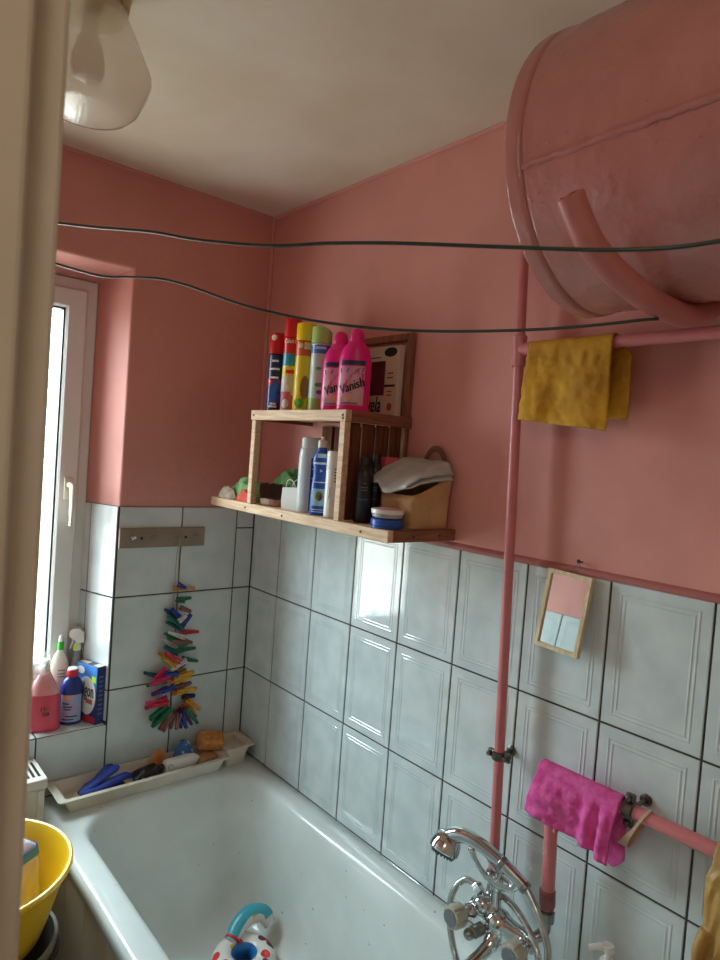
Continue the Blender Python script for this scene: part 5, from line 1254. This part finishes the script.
# ------------------------------------------------------------------ soap dispenser on the tub edge
t = thing('soap_dispenser', 'white pump bottle on the bathtub edge below the low pipe', 'dispenser', (-0.045, -1.462, ZR+0.0005), facing(-.045, -1.462))
bm = B(); lathe(bm, [(0.026, 0), (0.028, 0.003), (0.028, 0.10), (0.024, 0.125), (0.014, 0.138), (0.012, 0.142)], 28, 0.75); obj('body', bm, mat('milky_pump_bottle', (214, 218, 214), 0.3, var=0.05), t, smooth=True)
bm = B(); lathe(bm, [(0.0135, 0.1425), (0.0135, 0.157), (0.006, 0.160), (0.005, 0.176), (0.012, 0.177), (0.012, 0.186), (0.010, 0.188)], 20)
tube(bm, smooth_path([(0.0, 0, 0.183), (-0.016, -0.006, 0.183), (-0.034, -0.012, 0.178)], 4), [0.0065]*5+[0.0055]*4, 10); obj('pump', bm, WHITEP, t, smooth=True)

# ------------------------------------------------------------------ mirror
mi = thing('hand_mirror', 'small wood-framed mirror hanging on the tiles from a nail', 'mirror', (-0.0205, -1.3015, 1.4205))
TILT = math.radians(8.7); ROLL = math.radians(2.0)
MF = mat('light_frame_wood', (224, 208, 172), 0.5, col2=(202, 182, 142), vscale=12, stretch=(10, 10, 2))
MIR = mat('mirror_glass', (226, 232, 230), 0.02, metal=1.0)
# local: u along -y, v up, n along -x ; hangs from the top edge, foot tipped out from the wall
w_, h_ = 0.104, 0.166
Ux = Vector((0, -1, 0)); Vz = Vector((-math.sin(TILT)*-1.0, 0, math.cos(TILT))); Nx = Vector((-math.cos(TILT), 0, math.sin(TILT)))
Vz = Vector((math.sin(TILT), 0, math.cos(TILT)))
def mp(u, v, n):
    cu, su = math.cos(ROLL), math.sin(ROLL)
    uu, vv = u*cu+v*su, -u*su+v*cu
    return Ux*uu+Vz*(vv)+Nx*n
def mbox(bm, u0, u1, v0, v1, n0, n1):
    vs = [bm.verts.new(mp(u, v, n)) for n in (n0, n1) for u, v in ((u0, v0), (u1, v0), (u1, v1), (u0, v1))]
    for q in ((0, 1, 2, 3), (4, 5, 6, 7), (0, 1, 5, 4), (1, 2, 6, 5), (2, 3, 7, 6), (3, 0, 4, 7)): bm.faces.new([vs[i] for i in q])
bm = B(); fw_ = 0.0085
mbox(bm, -w_/2, -w_/2+fw_, -h_, 0, -0.004, 0.008); mbox(bm, w_/2-fw_, w_/2, -h_, 0, -0.004, 0.008); mbox(bm, -w_/2+fw_, w_/2-fw_, -fw_, 0, -0.004, 0.008); mbox(bm, -w_/2+fw_, w_/2-fw_, -h_, -h_+fw_, -0.004, 0.008)
obj('frame', bm, MF, mi)
bm = B(); mbox(bm, -w_/2+fw_, w_/2-fw_, -h_+fw_, -fw_, -0.0035, 0.003); obj('glass', bm, MIR, mi)
bm = B(); tube(bm, [mp(-0.015, -0.004, -0.004)+Vector((0, 0, 0)), Vector((0.012, -0.010, 0.023)), mp(0.018, -0.004, -0.004)], 0.0006, 5); obj('hanging_wire', bm, STEEL, mi)
n_ = thing('nail', 'dark nail in the pink wall above the small mirror', 'nail', (-0.006, -1.312, 1.444))
bm = B(); cyl(bm, (0.007, 0, 0), (-0.010, 0, 0.003), 0.0016, 8); cyl(bm, (-0.010, 0, 0.003), (-0.0112, 0, 0.0032), 0.0042, 10); obj('nail_pin', bm, mat('dark_iron', (48, 40, 38), 0.5, metal=0.6), n_)

# ------------------------------------------------------------------ ceiling lamp
lp = thing('ceiling_lamp', 'frosted glass ceiling lamp with textured shade, switched off', 'lamp', (-0.879, -0.742, 2.230))
LG, nt, b_ = new_mat('frosted_glass')
b_.inputs['Base Color'].default_value = (*lin((226, 214, 196)), 1); b_.inputs['Roughness'].default_value = 0.5
g1 = nt.nodes.new('ShaderNodeBsdfTransparent'); g1.inputs['Color'].default_value = (0.97, 0.95, 0.92, 1)
g6 = nt.nodes.new('ShaderNodeBsdfTranslucent'); g6.inputs['Color'].default_value = (*lin((238, 230, 216)), 1)
g7 = nt.nodes.new('ShaderNodeMixShader'); g7.inputs['Fac'].default_value = 0.45; nt.links.new(g6.outputs[0], g7.inputs[1]); nt.links.new(b_.outputs[0], g7.inputs[2])
g2 = nt.nodes.new('ShaderNodeMixShader'); g2.inputs['Fac'].default_value = 0.42
g3 = nt.nodes.new('ShaderNodeBsdfGlossy'); g3.inputs['Roughness'].default_value = 0.16
g5 = nt.nodes.new('ShaderNodeMixShader')
nt.links.new(g1.outputs[0], g2.inputs[1]); nt.links.new(g7.outputs[0], g2.inputs[2]); nt.links.new(schlick(nt), g5.inputs['Fac'])
nt.links.new(g2.outputs[0], g5.inputs[1]); nt.links.new(g3.outputs[0], g5.inputs[2]); nt.links.new(g5.outputs[0], nt.nodes['Material Output'].inputs['Surface'])
vt = nt.nodes.new('ShaderNodeTexVoronoi'); vt.inputs['Scale'].default_value = 150; bp = nt.nodes.new('ShaderNodeBump'); bp.inputs['Distance'].default_value = 0.0006; bp.inputs['Strength'].default_value = 0.6
tc = nt.nodes.new('ShaderNodeTexCoord'); nt.links.new(tc.outputs['Object'], vt.inputs['Vector']); nt.links.new(vt.outputs['Distance'], bp.inputs['Height']); nt.links.new(bp.outputs['Normal'], b_.inputs['Normal']); nt.links.new(bp.outputs['Normal'], g3.inputs['Normal'])
bm = B()
pf = [(0.002, 0.0), (0.050, 0.0), (0.064, 0.005), (0.077, 0.020), (0.088, 0.048), (0.094, 0.072), (0.094, 0.082), (0.090, 0.094), (0.072, 0.140), (0.056, 0.180), (0.052, 0.195)]
pf = [(r*1.20, z) for r, z in pf]
lathe(bm, pf, 64, cap1=False); obj('glass_shade', bm, LG, lp, smooth=True, angle=50)
bm = B(); lathe(bm, [(0.057, 0.178), (0.0575, 0.196), (0.066, 0.197), (0.068, 0.215), (0.068, 0.2205), (0.002, 0.221)], 40); obj('holder', bm, mat('yellowed_holder', (190, 176, 120), 0.5, var=0.15), lp, smooth=True)
bm = B(); lathe(bm, [(0.014, 0.177), (0.014, 0.150), (0.020, 0.130), (0.030, 0.095), (0.030, 0.078), (0.022, 0.060), (0.002, 0.052)], 28); obj('bulb', bm, mat('pearl_bulb', (222, 214, 200), 0.3), lp, smooth=True)

# ------------------------------------------------------------------ clothes lines
CORD = mat('dark_green_cord', (38, 58, 54), 0.35, var=0.15)
def cord(label, pts, r=0.0024):
    bm = B(); tube(bm, smooth_path(pts, 10), r, 10)
    o = obj('clothes_line', bm, CORD, None, smooth=True, angle=180); setp(o, label, 'clothes line', 'clothes lines across the room')
WIRE1 = [(-1.399, -0.30, 2.09), (-1.10, -0.50, 2.03), (-0.967, -0.765, 1.999), (-0.94, -0.835, 1.99), (-0.906, -0.921, 1.974), (-0.86, -1.037, 1.955), (-0.823, -1.133, 1.933), (-0.776, -1.252, 1.914), (-0.74, -1.343, 1.909), (-0.703, -1.438, 1.9), (-0.656, -1.557, 1.885), (-0.608, -1.678, 1.871), (-0.574, -1.765, 1.872), (-0.54, -1.95, 1.885), (-0.50, -2.25, 1.91), (-0.47, -2.549, 1.94)]
WIRE2 = [(-1.399, -0.22, 2.07), (-1.06, -0.42, 2.02), (-0.927, -0.604, 1.98), (-0.892, -0.661, 1.963), (-0.837, -0.747, 1.939), (-0.801, -0.804, 1.936), (-0.766, -0.86, 1.932), (-0.732, -0.914, 1.918), (-0.698, -0.968, 1.898), (-0.666, -1.019, 1.881), (-0.614, -1.101, 1.862), (-0.565, -1.179, 1.85), (-0.519, -1.252, 1.844), (-0.475, -1.322, 1.843), (-0.433, -1.389, 1.845), (-0.393, -1.453, 1.849), (-0.355, -1.513, 1.8560), (-0.322, -1.562, 1.8640), (-0.305, -1.577, 1.8670)]
#WIRES
cord('upper clothes line crossing in front of the water heater', WIRE1)
cord('lower clothes line ending at the bent support tube', WIRE2)

# ------------------------------------------------------------------ light
w = bpy.data.worlds.new('sky'); SC.world = w; w.use_nodes = True
nt = w.node_tree; bg = nt.nodes['Background']
tc = nt.nodes.new('ShaderNodeTexCoord'); sx = nt.nodes.new('ShaderNodeSeparateXYZ'); nt.links.new(tc.outputs['Generated'], sx.inputs['Vector'])
rp = nt.nodes.new('ShaderNodeValToRGB')
rp.color_ramp.elements[0].position = 0.0; rp.color_ramp.elements[0].color = (0.30, 0.31, 0.29, 1)
rp.color_ramp.elements[1].position = 0.54; rp.color_ramp.elements[1].color = (0.77, 0.92, 1.0, 1)
q = rp.color_ramp.elements.new(0.46); q.color = (0.36, 0.37, 0.36, 1)
mr = nt.nodes.new('ShaderNodeMapRange'); mr.inputs['From Min'].default_value = -1; mr.inputs['From Max'].default_value = 1
nt.links.new(sx.outputs['Z'], mr.inputs['Value']); nt.links.new(mr.outputs['Result'], rp.inputs['Fac']); nt.links.new(rp.outputs['Color'], bg.inputs['Color'])
# hazy bright quarter of the sky off to the left of the window
dp = nt.nodes.new('ShaderNodeVectorMath'); dp.operation = 'DOT_PRODUCT'; dp.inputs[1].default_value = Vector((-0.80, 0.54, 0.26)).normalized()
nt.links.new(tc.outputs['Generated'], dp.inputs[0])
cl = nt.nodes.new('ShaderNodeMath'); cl.operation = 'MAXIMUM'; cl.inputs[1].default_value = 0.0; nt.links.new(dp.outputs['Value'], cl.inputs[0])
pw = nt.nodes.new('ShaderNodeMath'); pw.operation = 'POWER'; pw.inputs[1].default_value = 5.0; nt.links.new(cl.outputs[0], pw.inputs[0])
ma = nt.nodes.new('ShaderNodeMath'); ma.operation = 'MULTIPLY_ADD'; ma.inputs[1].default_value = 0.0; ma.inputs[2].default_value = 11.0
nt.links.new(pw.outputs[0], ma.inputs[0]); nt.links.new(ma.outputs[0], bg.inputs['Strength'])
def area(name, loc, rot, sx_, sy_, energy=1.0, col=(1, 1, 1), portal=False):
    l = bpy.data.lights.new(name, 'AREA'); l.shape = 'RECTANGLE'; l.size = sx_; l.size_y = sy_; l.energy = energy; l.color = col
    if portal: l.cycles.is_portal = True
    o = bpy.data.objects.new(name, l); COL.objects.link(o); o.location = loc; o.rotation_euler = rot
    return o
area('window_light_portal', ((sx0+sx1)/2, YW+0.09, (sz0+sz1)/2), (-PI/2, 0, 0), sx1-sx0, sz1-sz0, portal=True)
hl = bpy.data.lights.new('hall_fill_light', 'POINT'); hl.energy = 3.2; hl.color = (1.0, 0.95, 0.86); hl.shadow_soft_size = 0.18  # unseen fill light, added behind the camera to lift jamb and right side
ho = bpy.data.objects.new('hall_fill_light', hl); COL.objects.link(ho); ho.location = (-1.85, -2.25, 2.25)

# ------------------------------------------------------------------ camera
cam = bpy.data.cameras.new('camera'); co = bpy.data.objects.new('camera', cam); COL.objects.link(co)
fwd = Vector((0.64868988, 0.76012197, -0.03763008)); rgt = Vector((0.76040249, -0.64529912, 0.07332876)); upv = Vector((-0.03145615, 0.07618163, 0.99659765))
M = Matrix(((rgt.x, upv.x, -fwd.x, -1.2587), (rgt.y, upv.y, -fwd.y, -2.0461), (rgt.z, upv.z, -fwd.z, 1.6346), (0, 0, 0, 1)))
co.matrix_world = M
cam.sensor_fit = 'VERTICAL'; cam.sensor_height = 36.0; cam.lens = 655.8366/960*36.0
cam.clip_start = 0.02; cam.clip_end = 60
cam.dof.use_dof = True; cam.dof.focus_distance = 1.7; cam.dof.aperture_fstop = 11.0
SC.camera = co
SC.view_settings.view_transform = 'Standard'; SC.view_settings.look = 'None'
SC.view_settings.exposure = 1.42; SC.view_settings.gamma = 1.0; SC.view_settings.use_curve_mapping = False
SC.cycles.use_denoising = True
SC.cycles.use_adaptive_sampling = True; SC.cycles.adaptive_threshold = 0.02; SC.cycles.time_limit = 900
SC.cycles.max_bounces = 10; SC.cycles.diffuse_bounces = 6; SC.cycles.glossy_bounces = 5; SC.cycles.transmission_bounces = 8; SC.cycles.transparent_max_bounces = 12
SC.cycles.sample_clamp_indirect = 8.0
